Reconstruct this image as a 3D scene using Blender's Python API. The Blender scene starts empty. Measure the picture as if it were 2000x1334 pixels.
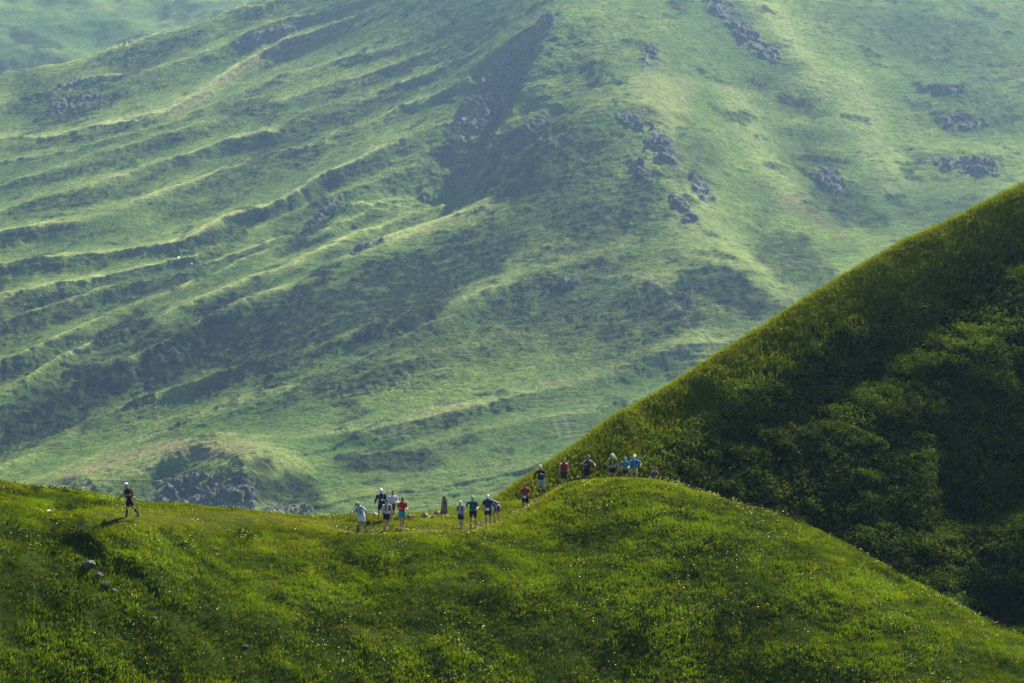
import bpy, math, random
import numpy as np
from mathutils import Vector, Matrix

# ------------------------------------------------------------------ camera, world, sun, exposure
SC = bpy.context.scene
COL = SC.collection
FPX = 2000 * 100 / 36.0          # focal length in photograph pixels
PITCH = math.radians(-2.0)
cam_d = bpy.data.cameras.new('camera')
cam_d.lens = 100.0
cam_d.sensor_width = 36.0
cam_d.clip_start = 1.0
cam_d.clip_end = 12000.0
cam = bpy.data.objects.new('camera', cam_d)
cam.rotation_euler = (math.radians(90) + PITCH, 0, 0)
COL.objects.link(cam)
SC.camera = cam

SUN_AZ = math.radians(34)        # to the right of the view direction
SUN_EL = math.radians(41.5)
world = bpy.data.worlds.new('World')
SC.world = world
world.use_nodes = True
wn = world.node_tree
wn.nodes.clear()
wo = wn.nodes.new('ShaderNodeOutputWorld')
wb = wn.nodes.new('ShaderNodeBackground')
sky = wn.nodes.new('ShaderNodeTexSky')
sky.sky_type = 'NISHITA'
sky.sun_disc = False
sky.sun_elevation = SUN_EL
sky.sun_rotation = SUN_AZ
sky.altitude = 2400
sky.air_density = 0.55
sky.dust_density = 0.3
wb.inputs['Strength'].default_value = 0.05
wn.links.new(sky.outputs[0], wb.inputs['Color'])
wn.links.new(wb.outputs[0], wo.inputs['Surface'])
sun_d = bpy.data.lights.new('sun', 'SUN')
sun_d.energy = 5.0
sun_d.angle = math.radians(0.5)
sun_d.color = (1.0, 0.94, 0.82)
sun = bpy.data.objects.new('sun', sun_d)
S = Vector((math.cos(SUN_EL) * math.sin(SUN_AZ), math.cos(SUN_EL) * math.cos(SUN_AZ), math.sin(SUN_EL)))
sun.rotation_euler = S.to_track_quat('Z', 'Y').to_euler()
COL.objects.link(sun)
SC.view_settings.view_transform = 'Standard'
SC.view_settings.look = 'None'
SC.view_settings.exposure = 1.92
SC.view_settings.gamma = 1.0
SC.cycles.volume_bounces = 0
SC.cycles.max_bounces = 5
SC.cycles.diffuse_bounces = 2
SC.cycles.use_denoising = True

# ------------------------------------------------------------------ helpers
rng = np.random.default_rng(7)
random.seed(5)
cT, sT = math.cos(PITCH), math.sin(PITCH)


def P(u, v, Y):
    """the point of the place seen at photo pixel (u, v), Y metres ahead"""
    a = (u - 1000.0) / FPX
    b = (667.0 - v) / FPX
    dy = cT - b * sT
    dz = sT + b * cT
    return np.array([a / dy * Y, Y, dz / dy * Y])


def project(x, y, z):
    f = y * cT + z * sT
    up = -y * sT + z * cT
    return 1000 + FPX * x / f, 667 - FPX * up / f


_p = np.random.default_rng(11).permutation(256)
_perm = np.concatenate([_p, _p, _p])
_ga = np.random.default_rng(12).uniform(0, 2 * np.pi, 256)
_gx, _gy = np.cos(_ga), np.sin(_ga)


def perlin(x, y):
    xi = np.floor(x).astype(np.int64)
    yi = np.floor(y).astype(np.int64)
    xf, yf = x - xi, y - yi
    xi &= 255
    yi &= 255
    u = xf * xf * xf * (xf * (xf * 6 - 15) + 10)
    v = yf * yf * yf * (yf * (yf * 6 - 15) + 10)

    def g(i, j, a, b):
        h = _perm[_perm[(xi + i) & 255] + ((yi + j) & 255)]
        return _gx[h] * a + _gy[h] * b
    n00, n10 = g(0, 0, xf, yf), g(1, 0, xf - 1, yf)
    n01, n11 = g(0, 1, xf, yf - 1), g(1, 1, xf - 1, yf - 1)
    a = n00 + u * (n10 - n00)
    b = n01 + u * (n11 - n01)
    return (a + v * (b - a)) * 1.5


def fbm(x, y, octv=4, gain=0.5, ridged=False):
    s, a, t = 0, 1.0, 0
    for k in range(octv):
        n = perlin(x * 2 ** k + 17.3 * k, y * 2 ** k - 9.1 * k)
        if ridged:
            n = 1 - 2 * np.abs(n)
        s = s + a * n
        t += a
        a *= gain
    return s / t


def sstep(a, b, x):
    t = np.clip((x - a) / (b - a), 0, 1)
    return t * t * (3 - 2 * t)


class TPS:
    def __init__(self, pts, lam=0.0):
        p = np.array(pts, float)
        self.s = max(np.ptp(p[:, 0]), np.ptp(p[:, 1]))
        self.c = p[:, :2].mean(0)
        q = (p[:, :2] - self.c) / self.s
        n = len(q)
        K = self._k(q, q) + lam * np.eye(n)
        A = np.zeros((n + 3, n + 3))
        A[:n, :n] = K
        A[:n, n] = 1
        A[:n, n + 1:] = q
        A[n, :n] = 1
        A[n + 1:, :n] = q.T
        self.w = np.linalg.solve(A, np.concatenate([p[:, 2], [0, 0, 0]]))
        self.q = q

    def _k(self, a, b):
        d2 = ((a[:, None] - b[None]) ** 2).sum(-1)
        return 0.5 * d2 * np.log(d2 + 1e-12)

    def __call__(self, x, y):
        x = np.asarray(x, float)
        sh = x.shape
        q = np.stack([(x.ravel() - self.c[0]) / self.s, (np.asarray(y, float).ravel() - self.c[1]) / self.s], 1)
        out = np.full(len(q), self.w[-3]) + q @ self.w[-2:]
        for k in range(len(self.q)):
            d2 = (q[:, 0] - self.q[k, 0]) ** 2 + (q[:, 1] - self.q[k, 1]) ** 2
            out += self.w[k] * 0.5 * d2 * np.log(d2 + 1e-12)
        return out.reshape(sh)


def seg_dist(x, y, poly, cols=()):
    """distance to a polyline, signed side (+ = left of travel), and interpolated per-vertex values"""
    best = np.full(x.shape, 1e18)
    side = np.zeros(x.shape)
    outs = [np.zeros(x.shape) for _ in cols]
    L = 0.0
    arc = np.zeros(x.shape)
    for i in range(len(poly) - 1):
        ax, ay = poly[i][:2]
        bx, by = poly[i + 1][:2]
        dx, dy = bx - ax, by - ay
        l2 = dx * dx + dy * dy + 1e-9
        t = np.clip(((x - ax) * dx + (y - ay) * dy) / l2, 0, 1)
        d2 = (x - ax - t * dx) ** 2 + (y - ay - t * dy) ** 2
        m = d2 < best
        best = np.where(m, d2, best)
        side = np.where(m, np.sign(dx * (y - ay) - dy * (x - ax)), side)
        arc = np.where(m, L + t * math.sqrt(l2), arc)
        for k, c in enumerate(cols):
            outs[k] = np.where(m, c[i] + t * (c[i + 1] - c[i]), outs[k])
        L += math.sqrt(l2)
    return np.sqrt(best), side, arc, L, outs


def hit(base, u, v, h=0.0, y0=900.0, y1=3200.0, n=400):
    """first point along the photo ray (u, v) that meets the surface base + h"""
    Y = np.linspace(y0, y1, n)
    a = P(u, v, 1.0)
    g = a[2] * Y - (base(a[0] * Y, Y) + h)
    k = np.where(g < 0)[0]
    if len(k) == 0 or k[0] == 0:
        return (a[0] * y1, y1)
    k = k[0]
    t = g[k - 1] / (g[k - 1] - g[k])
    yy = Y[k - 1] + t * (Y[k] - Y[k - 1])
    return (a[0] * yy, yy)


def tag(o, label=None, cat=None, group=None, kind=None):
    for k, val in (('label', label), ('category', cat), ('group', group), ('kind', kind)):
        if val:
            o[k] = val
    return o


def mesh_np(name, verts, faces, mat, parent=None, smooth=True, attrs=None):
    me = bpy.data.meshes.new(name)
    verts = np.ascontiguousarray(verts, np.float32)
    faces = np.ascontiguousarray(faces, np.int32)
    nf, k = faces.shape
    me.vertices.add(len(verts))
    me.vertices.foreach_set('co', verts.ravel())
    me.loops.add(nf * k)
    me.loops.foreach_set('vertex_index', faces.ravel())
    me.polygons.add(nf)
    me.polygons.foreach_set('loop_start', np.arange(nf, dtype=np.int32) * k)
    me.polygons.foreach_set('loop_total', np.full(nf, k, np.int32))
    me.polygons.foreach_set('use_smooth', np.full(nf, smooth, bool))
    for an, av in (attrs or {}).items():
        at = me.attributes.new(an, 'FLOAT', 'POINT')
        at.data.foreach_set('value', np.ascontiguousarray(av, np.float32).ravel())
    me.update(calc_edges=True)
    me.materials.append(mat)
    o = bpy.data.objects.new(name, me)
    COL.objects.link(o)
    o.parent = parent
    return o


def grid_mesh(name, X, Y, Z, mat, attrs=None):
    r, c = X.shape
    idx = np.arange(r * c).reshape(r, c)
    f = np.stack([idx[:-1, :-1], idx[:-1, 1:], idx[1:, 1:], idx[1:, :-1]], -1).reshape(-1, 4)
    vs = np.stack([X.ravel(), Y.ravel(), Z.ravel()], 1)
    return mesh_np(name, vs, f, mat, attrs=attrs)


# ------------------------------------------------------------------ materials
class Mat:
    def __init__(self, name):
        self.m = bpy.data.materials.new(name)
        self.m.use_nodes = True
        self.t = self.m.node_tree
        self.t.nodes.clear()
        self.out = self.t.nodes.new('ShaderNodeOutputMaterial')

    def n(self, typ, **kw):
        nd = self.t.nodes.new('ShaderNode' + typ)
        for k, v in kw.items():
            if k.startswith('i_'):
                nd.inputs[k[2:].replace('_', ' ')].default_value = v
            else:
                setattr(nd, k, v)
        return nd

    def l(self, a, b):
        self.t.links.new(a, b)

    def attr(self, name):
        return self.n('Attribute', attribute_name=name).outputs['Fac']

    def mix(self, fac, a, b, mode='MIX'):
        nd = self.n('Mix', data_type='RGBA', blend_type=mode)
        for sock, val in ((nd.inputs[0], fac), (nd.inputs[6], a), (nd.inputs[7], b)):
            if isinstance(val, bpy.types.NodeSocket):
                self.l(val, sock)
            elif isinstance(val, tuple):
                sock.default_value = (*val, 1)
            else:
                sock.default_value = val
        return nd.outputs[2]

    def noise(self, scale, detail=4, rough=0.55, vec=None, dist=0.0):
        nd = self.n('TexNoise')
        nd.inputs['Scale'].default_value = scale
        nd.inputs['Detail'].default_value = detail
        nd.inputs['Roughness'].default_value = rough
        nd.inputs['Distortion'].default_value = dist
        if vec is not None:
            self.l(vec, nd.inputs['Vector'])
        return nd.outputs['Fac']

    def ramp(self, fac, a, b):
        nd = self.n('MapRange', interpolation_type='SMOOTHSTEP')
        self.l(fac, nd.inputs[0])
        nd.inputs[1].default_value = a
        nd.inputs[2].default_value = b
        return nd.outputs[0]

    def coord(self, scale=(1, 1, 1), rot=(0, 0, 0)):
        tc = self.n('NewGeometry')
        mp = self.n('Mapping')
        self.l(tc.outputs['Position'], mp.inputs['Vector'])
        mp.inputs['Scale'].default_value = scale
        mp.inputs['Rotation'].default_value = rot
        return mp.outputs[0]

    def bump(self, h, strength, dist):
        nd = self.n('Bump')
        nd.inputs['Strength'].default_value = strength
        nd.inputs['Distance'].default_value = dist
        self.l(h, nd.inputs['Height'])
        return nd.outputs[0]

    def surf(self, col, normal=None, rough=0.9, transl=0.0, spec=0.2):
        p = self.n('BsdfPrincipled')
        if isinstance(col, bpy.types.NodeSocket):
            self.l(col, p.inputs['Base Color'])
        else:
            p.inputs['Base Color'].default_value = (*col, 1)
        p.inputs['Roughness'].default_value = rough
        p.inputs['Specular IOR Level'].default_value = spec
        if normal is not None:
            self.l(normal, p.inputs['Normal'])
        s = p.outputs[0]
        if transl > 0:
            tr = self.n('BsdfTranslucent')
            if isinstance(col, bpy.types.NodeSocket):
                self.l(self.mix(1.0, col, (1.35, 1.25, 0.5), 'MULTIPLY'), tr.inputs['Color'])
            else:
                tr.inputs['Color'].default_value = (*col, 1)
            mx = self.n('MixShader')
            mx.inputs[0].default_value = transl
            self.l(s, mx.inputs[1])
            self.l(tr.outputs[0], mx.inputs[2])
            s = mx.outputs[0]
        self.l(s, self.out.inputs['Surface'])
        return self.m


def mountain_mat(name):
    m = Mat(name)
    c = m.coord()
    n1 = m.ramp(m.noise(0.012, 5, 0.6, c), 0.35, 0.68)
    n2 = m.ramp(m.noise(0.09, 6, 0.65, c), 0.3, 0.7)
    n3 = m.noise(0.9, 5, 0.7, c)
    g = m.mix(n1, (0.085, 0.165, 0.030), (0.225, 0.305, 0.050))
    g = m.mix(n2, g, (0.10, 0.15, 0.035))
    g = m.mix(m.attr('crest'), g, (0.42, 0.46, 0.15))  # sunlit rib tops painted in: paler grass colour along the crests
    g = m.mix(m.attr('dry_lit'), g, (0.235, 0.225, 0.085))
    g = m.mix(m.attr('red'), g, (0.17, 0.085, 0.055))
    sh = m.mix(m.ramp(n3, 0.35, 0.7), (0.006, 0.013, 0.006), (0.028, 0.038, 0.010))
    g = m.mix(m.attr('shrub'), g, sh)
    rk = m.mix(m.ramp(m.noise(0.35, 8, 0.7, c), 0.35, 0.65), (0.06, 0.06, 0.066), (0.22, 0.21, 0.20))
    g = m.mix(m.attr('rock'), g, rk)
    g = m.mix(m.attr('track_lit'), g, (0.27, 0.25, 0.15))
    n4 = m.noise(0.28, 7, 0.75, c)
    ad = m.n('Math', operation='ADD')
    m.l(n3, ad.inputs[0])
    mu = m.n('Math', operation='MULTIPLY')
    mu.inputs[1].default_value = 2.2
    m.l(n4, mu.inputs[0])
    m.l(mu.outputs[0], ad.inputs[1])
    g = m.mix(m.ramp(n4, 0.42, 0.66), g, m.mix(0.5, g, (0.020, 0.034, 0.014)))
    b1 = m.bump(ad.outputs[0], 0.9, 2.2)
    return m.surf(g, b1, 1.0, spec=0.0)


# ------------------------------------------------------------------ far mountain
def world_pts(lst):
    return [tuple(P(*q)) for q in lst]


MC = [(-400, 1300, 1250), (500, 1300, 1200), (1500, 1200, 1230), (2300, 1150, 1250),
      (-300, 1010, 1500), (0, 1000, 1450), (300, 1000, 1400), (700, 1000, 1370), (1000, 965, 1370), (1300, 880, 1400), (1700, 780, 1450), (2200, 700, 1480),
      (0, 850, 1600), (250, 850, 1560), (600, 850, 1480), (1000, 800, 1470), (1300, 720, 1500),
      (-300, 720, 1800), (0, 700, 1730), (300, 700, 1660), (600, 700, 1580), (850, 650, 1570), (1100, 640, 1570), (1350, 620, 1560), (1550, 590, 1570), (1800, 540, 1620), (2200, 450, 1680),
      (-300, 480, 2080), (0, 470, 2010), (300, 500, 1900), (600, 560, 1700), (700, 500, 1740), (780, 466, 1770), (950, 405, 1790), (1100, 470, 1700), (1300, 480, 1680), (1500, 480, 1710), (1700, 430, 1760), (1950, 340, 1820), (2300, 240, 1880),
      (-300, 300, 2350), (0, 300, 2280), (330, 240, 2220), (400, 330, 2110), (650, 320, 2000), (840, 300, 1965), (900, 390, 1865), (1050, 280, 1850), (1290, 300, 1800), (1500, 300, 1850), (1800, 250, 1920), (2200, 130, 2000),
      (0, 155, 2560), (300, 90, 2520), (560, 10, 2470), (640, 70, 2380), (900, 130, 2135), (1060, 60, 2060), (1250, 130, 1960), (1450, 110, 2000), (1750, 90, 2060),
      (1000, 0, 2190), (1250, 0, 2090), (1500, 0, 2120), (2000, -10, 2150), (1200, -250, 2350), (1800, -250, 2400), (2300, -150, 2350), (750, -60, 2440),
      (-300, 200, 2620), (-300, 330, 2950), (0, 290, 2950), (350, 240, 2950), (700, 60, 2950), (1100, -120, 2950), (2000, -200, 2950)]
base = TPS(world_pts(MC), 2e-5)

# ribs: (crest in photo px, height m, half width on the downhill side, on the uphill side)
RIBS = [
    ([(1010, 372), (1060, 320), (1150, 250), (1230, 210)], 6, 18, 18),
    ([(1250, 90), (1270, 180), (1290, 260), (1320, 340), (1345, 400), (1400, 480), (1480, 540), (1560, 590)], 14, 48, 34),
    ([(1180, 545), (1250, 560), (1300, 590), (1350, 650), (1360, 700)], 4, 22, 18),
    ([(60, 948), (150, 918), (250, 892), (330, 872), (390, 865), (450, 873), (520, 897), (600, 905)], 15, 36, 32),
    ([(300, 945), (350, 925), (390, 916), (440, 926), (480, 955), (505, 1005)], 6, 12, 16),
    ([(1480, -20), (1520, 60), (1560, 120), (1580, 200)], 6, 20, 24),
    ([(1400, 150), (1450, 250), (1500, 340), (1560, 420)], 3, 18, 24),
    ([(1620, 120), (1660, 220), (1700, 300), (1760, 380)], 4, 26, 30),
    ([(1780, 160), (1840, 155), (1900, 175)], 6, 12, 24),
    ([(1820, 220), (1880, 212), (1940, 235)], 7, 13, 24),
    ([(1780, 300), (1880, 288), (1990, 305)], 8, 12, 28),
    ([(1570, 335), (1620, 325), (1670, 360)], 6, 13, 20),
    ([(60, 190), (140, 162), (215, 160)], 5, 12, 18),
    ([(70, 225), (150, 200), (210, 192)], 5, 10, 14),
    ([(440, 75), (520, 50), (600, 42)], 5, 13, 20),
    ([(1085, 560), (1110, 548), (1135, 552)], 4, 6, 9),
]
# long spurs of the left flank and the foot, from top to bottom: each crest as seen, relief factor, where it dies out on the right
SPURS = [
    ([(-250, 190), (0, 147), (130, 126), (250, 100), (350, 66), (480, 22), (560, 0), (700, -50), (1000, -150)], 1.1, 700),
    ([(-250, 250), (0, 212), (140, 185), (250, 158), (350, 128), (450, 90), (520, 58), (620, 28), (800, -30), (1000, -90)], 0.7, 720),
    ([(-250, 305), (0, 280), (130, 270), (250, 243), (330, 222), (400, 180), (480, 130), (560, 86), (640, 58), (760, 10), (1000, -60)], 1.1, 760),
    ([(-250, 350), (0, 328), (130, 300), (250, 265), (340, 240), (430, 200), (520, 165), (640, 132), (750, 100), (880, 50), (1000, 0)], 0.5, 900),
    ([(-250, 410), (0, 372), (130, 325), (250, 287), (340, 258), (480, 218), (600, 188), (700, 158), (850, 100), (1000, 40)], 0.7, 900),
    ([(-250, 450), (0, 415), (120, 385), (220, 355), (330, 322), (450, 285), (560, 258), (700, 205), (850, 138), (1000, 62)], 0.8, 980),
    ([(-250, 500), (0, 463), (150, 440), (250, 413), (350, 370), (470, 327), (585, 298), (700, 245), (850, 175), (1000, 90)], 1.2, 930),
    ([(-250, 560), (0, 528), (200, 508), (350, 482), (450, 435), (520, 408), (600, 355), (700, 300), (800, 240), (1000, 120)], 1.7, 860),
    ([(-250, 625), (0, 590), (150, 555), (280, 527), (380, 507), (470, 462), (540, 430), (620, 388), (720, 335), (820, 280), (1000, 160)], 1.1, 850),
    ([(-250, 740), (0, 655), (100, 612), (200, 566), (350, 540), (430, 518), (575, 455), (700, 388), (830, 318), (1000, 215)], 1.7, 860),
    ([(-250, 800), (0, 722), (160, 652), (260, 605), (350, 572), (470, 522), (600, 468), (700, 422), (830, 352), (1000, 270)], 1.3, 880),
    ([(-250, 870), (0, 782), (120, 718), (250, 650), (370, 602), (480, 556), (600, 505), (720, 455), (800, 412), (880, 378), (1000, 320)], 1.6, 900),
    ([(-250, 960), (0, 850), (100, 800), (220, 740), (340, 680), (450, 622), (560, 562), (660, 515), (740, 482), (780, 466), (860, 440), (950, 404), (1010, 380), (1100, 350), (1300, 330)], 2.0, 1080),
    ([(-250, 1010), (0, 925), (150, 850), (300, 790), (450, 742), (600, 700), (750, 650), (900, 592), (1000, 562), (1200, 530), (1270, 492), (1345, 450), (1500, 420)], 0.55, 1380),
    ([(-250, 1060), (0, 985), (250, 880), (400, 822), (560, 772), (700, 742), (850, 700), (980, 655), (1200, 602), (1400, 560), (1600, 520)], 0.6, 1450),
    ([(-250, 1120), (0, 1045), (400, 930), (560, 895), (650, 868), (760, 840), (880, 812), (1000, 785), (1120, 750), (1250, 715), (1400, 680), (1600, 640)], 0.8, 1500),
    ([(-250, 1180), (0, 1120), (300, 1010), (700, 902), (850, 872), (980, 842), (1200, 800), (1500, 730), (1800, 680)], 0.35, 1500),
    ([(-250, 1260), (300, 1100), (700, 985), (1000, 930), (1300, 870), (1700, 800)], 0.15, 1500),
]
# cliffs: steep drops on the left-facing side of the crest line, going down the line: (line, drop, width)
CLIFFS = [
    ([(1110, 20), (1085, 48), (1050, 110), (1030, 165), (1000, 215), (965, 270), (930, 330), (900, 375)], 36, 15),
    ([(1230, 195), (1170, 205), (1120, 228), (1070, 275), (1020, 330), (960, 395)], 20, 12),
    ([(700, 385), (650, 420), (600, 450), (560, 470)], 7, 8),
]
# elliptical patches: (u, v, ru, rv, tilt deg, strength)
SHRUB = [(1020, 640, 330, 70, -6, .55), (1300, 600, 120, 40, 10, .8), (820, 560, 260, 70, -28, 1.0), (600, 640, 260, 80, -30, 1.0), (900, 500, 190, 45, -12, .9), (350, 690, 230, 60, -28, 1.0), (1050, 600, 150, 60, -10, .8),
         (150, 780, 200, 60, -28, 1.0), (300, 560, 130, 22, -20, .9), (150, 600, 200, 26, -18, .8), (700, 740, 150, 40, -15, .7),
         (1400, 560, 120, 45, 20, .9), (1180, 440, 140, 50, -5, .8), (1250, 380, 60, 50, 0, .7), (1550, 510, 120, 50, 35, .7), (620, 440, 90, 18, -38, .9),
         (760, 900, 110, 24, 0, .8), (540, 960, 110, 40, 15, .9), (60, 830, 100, 60, -20, .9), (700, 860, 60, 20, 0, .4),
         (1850, 90, 200, 60, 20, .5), (1900, 220, 120, 50, 0, .6), (1650, 400, 110, 40, 25, .7), (1850, 420, 120, 30, 0, .5), (400, 470, 100, 18, -15, .8),
         (150, 390, 150, 20, -12, .8), (420, 405, 60, 14, -20, .6), (130, 340, 160, 14, -12, .7), (500, 330, 200, 30, -20, .6), (650, 230, 150, 28, -20, .6), (480, 210, 80, 18, -10, .7),
         (300, 110, 100, 22, -25, .7), (70, 180, 60, 30, -20, .6), (150, 220, 110, 22, -20, .8), (1350, 300, 70, 60, 50, .5), (1150, 350, 70, 40, -40, .5), (1000, 330, 100, 50, -50, .8),
         (60, 525, 90, 10, -3, .8), (80, 455, 90, 10, -8, .8), (1130, 140, 60, 40, 0, .3), (1500, 600, 100, 20, 20, .6), (240, 645, 90, 24, -30, 1), (1700, 60, 120, 40, 20, .3)]
ROCK = [(1065, 45, 30, 14, -40, .9), (960, 190, 130, 42, -50, 1.1), (930, 300, 80, 25, -50, .7), (1450, 60, 70, 22, 50, .9), (1500, 105, 36, 18, 40, .8), (1400, 20, 36, 18, 40, .8), (1290, 290, 70, 24, 55, .9), (1370, 370, 50, 16, 50, .9),
        (1240, 240, 40, 16, 20, .8), (1250, 330, 40, 16, 50, .7), (1840, 172, 50, 12, 5, 1), (1880, 240, 50, 16, 0, 1), (1890, 325, 80, 18, 5, 1.1), (1620, 355, 40, 24, 35, 1),
        (140, 205, 70, 16, -18, 1), (520, 72, 70, 14, -15, 1), (1110, 557, 24, 8, -10, .9), (395, 964, 100, 34, 0, 1.3), (480, 970, 26, 40, 0, .9), (570, 1000, 60, 14, 10, .6), (1270, 110, 24, 30, 20, .5),
        (1330, 400, 36, 12, 45, .6), (640, 410, 60, 10, -40, .7), (720, 480, 36, 6, -20, .7), (1040, 250, 40, 20, -45, .5), (150, 165, 60, 10, -15, .6), (340, 690, 60, 10, -30, .4), (1350, 430, 20, 12, 0, .6)]
DRY_LIT = [(390, 878, 130, 20, 0, 1.5), (200, 908, 110, 14, -18, 1.1), (530, 905, 70, 6, 5, .5), (900, 800, 120, 7, -8, .5), (1150, 735, 140, 6, -8, .5), (760, 845, 80, 8, -10, .5),
       (880, 430, 100, 6, -25, .6), (480, 130, 120, 9, -32, 1.2), (600, 72, 60, 8, -20, 1.0), (370, 205, 60, 9, -30, 1.2), (1320, 200, 40, 100, 25, .5), (1280, 150, 30, 60, 20, .5), (1260, 210, 40, 16, 10, .6), (1550, 400, 50, 20, 20, .4), (1000, 60, 100, 10, -30, .4), (930, 1000, 100, 8, 0, .4), (250, 255, 90, 6, -15, .4)]  # patches along ribs and rims paint sunlight into the grass colour
CLEAR = [(380, 884, 210, 30, -2, 1.3), (180, 915, 120, 20, -14, 1.0), (430, 165, 180, 22, -33, .8), (1600, 150, 300, 60, 15, .4)]
RED = [(1560, 400, 60, 16, 20, .5), (1600, 430, 70, 14, 25, .6), (1480, 360, 40, 12, 20, .4), (1450, 180, 40, 10, 20, .3), (1030, 776, 26, 3, 0, 1.2), (950, 795, 40, 3, -5, .9), (1110, 783, 50, 2.5, -8, .7), (915, 822, 10, 4, 0, 1.0), (1640, 460, 40, 10, 20, .5), (860, 805, 20, 3, 0, .7)]
TRACKS_LIT_RIB = [[(1190, 540), (1250, 568), (1296, 588), (1325, 612), (1352, 655)], [(1200, 545), (1250, 565), (1290, 582), (1320, 610), (1350, 650)], [(1195, 50), (1208, 80)], [(1095, 800), (1115, 835), (1125, 850)], [(1075, 800), (1095, 840)],
          [(330, 232), (400, 184), (480, 132), (560, 88), (640, 60)], [(1000, 310), (1080, 300), (1150, 330)], [(500, 760), (640, 720), (800, 640), (900, 600)], [(230, 690), (300, 760), (320, 830)]]  # first line here is a sunlit rib crest painted as a pale streak


def ray_poly(surf, pl, h):
    return [hit(surf, u, v, h) for u, v in pl]


def ell_masks(x, y, z, lst, nz):
    """patches of vegetation and painted sunlit bands: found where they lie on the slope, with ragged noisy borders"""
    u, v = project(x, y, z)
    out = np.zeros(x.shape)
    for (cu, cv, ru, rv, t, s) in lst:
        m = (np.abs(u - cu) < 2.2 * max(ru, rv)) & (np.abs(v - cv) < 2.2 * max(ru, rv))
        if not m.any():
            continue
        a = math.radians(t)
        du, dv = u[m] - cu, v[m] - cv
        p = (du * math.cos(a) + dv * math.sin(a)) / ru
        q = (-du * math.sin(a) + dv * math.cos(a)) / rv
        r = np.sqrt(p * p + q * q) + nz[m] * 0.75
        out[m] = np.maximum(out[m], s * (1 - sstep(0.55, 1.15, r)))
    return out


def spur_relief(X, Y, Zb):
    """relief of the long spurs: steep on the side that faces down the valley, a gentle bench above the next crest"""
    u, v = project(X, Y, Zb)
    v = v + 13 * fbm(X / 55, Y / 75, 4) + 2.5 * fbm(X / 12, Y / 16, 3)
    n = len(SPURS)
    V = [np.interp(u, [p[0] for p in c], [p[1] for p in c]) for c, _, _ in SPURS]
    F = [k * sstep(r + 60, r - 220, u) * (0.72 + 0.75 * perlin(u / 170 + 3.7 * i, u * 0 + i * 1.3)) for i, (_, k, r) in enumerate(SPURS)]
    mpp = Y / FPX / 0.38
    H = [0.15 * np.clip(V[i + 1] - V[i], 6, 75) * mpp * F[i] for i in range(n - 1)]
    out = np.zeros(X.shape)
    under = np.zeros(X.shape)
    crest = np.zeros(X.shape)
    for i in range(n - 1):
        m = (v >= V[i]) & (v < V[i + 1])
        t = (v - V[i]) / np.maximum(V[i + 1] - V[i], 1.0)
        hc = 0.25 * (H[i] + (H[i - 1] if i else H[i]))
        hn = 0.25 * (H[i] + (H[i + 1] if i < n - 2 else H[i]))
        g = 0.5 * H[i]
        b = 0.46
        dn = hc - (hc + g) * np.sin(np.pi / 2 * np.clip(t / b, 0, 1))
        upp = -g + (hn + g) * np.clip((t - b) / (1 - b), 0, 1) ** 1.4
        out = np.where(m, np.where(t < b, dn, upp), out)
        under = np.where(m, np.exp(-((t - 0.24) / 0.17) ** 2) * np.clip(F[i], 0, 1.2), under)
        crest = np.where(m, (np.exp(-((1 - t) / 0.22) ** 2) * np.clip(F[i + 1], 0, 1.2) + np.exp(-(t / 0.05) ** 2) * np.clip(F[i], 0, 1.2)), crest)  # painted highlight band above and on each crest
    return out, under, crest


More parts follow.
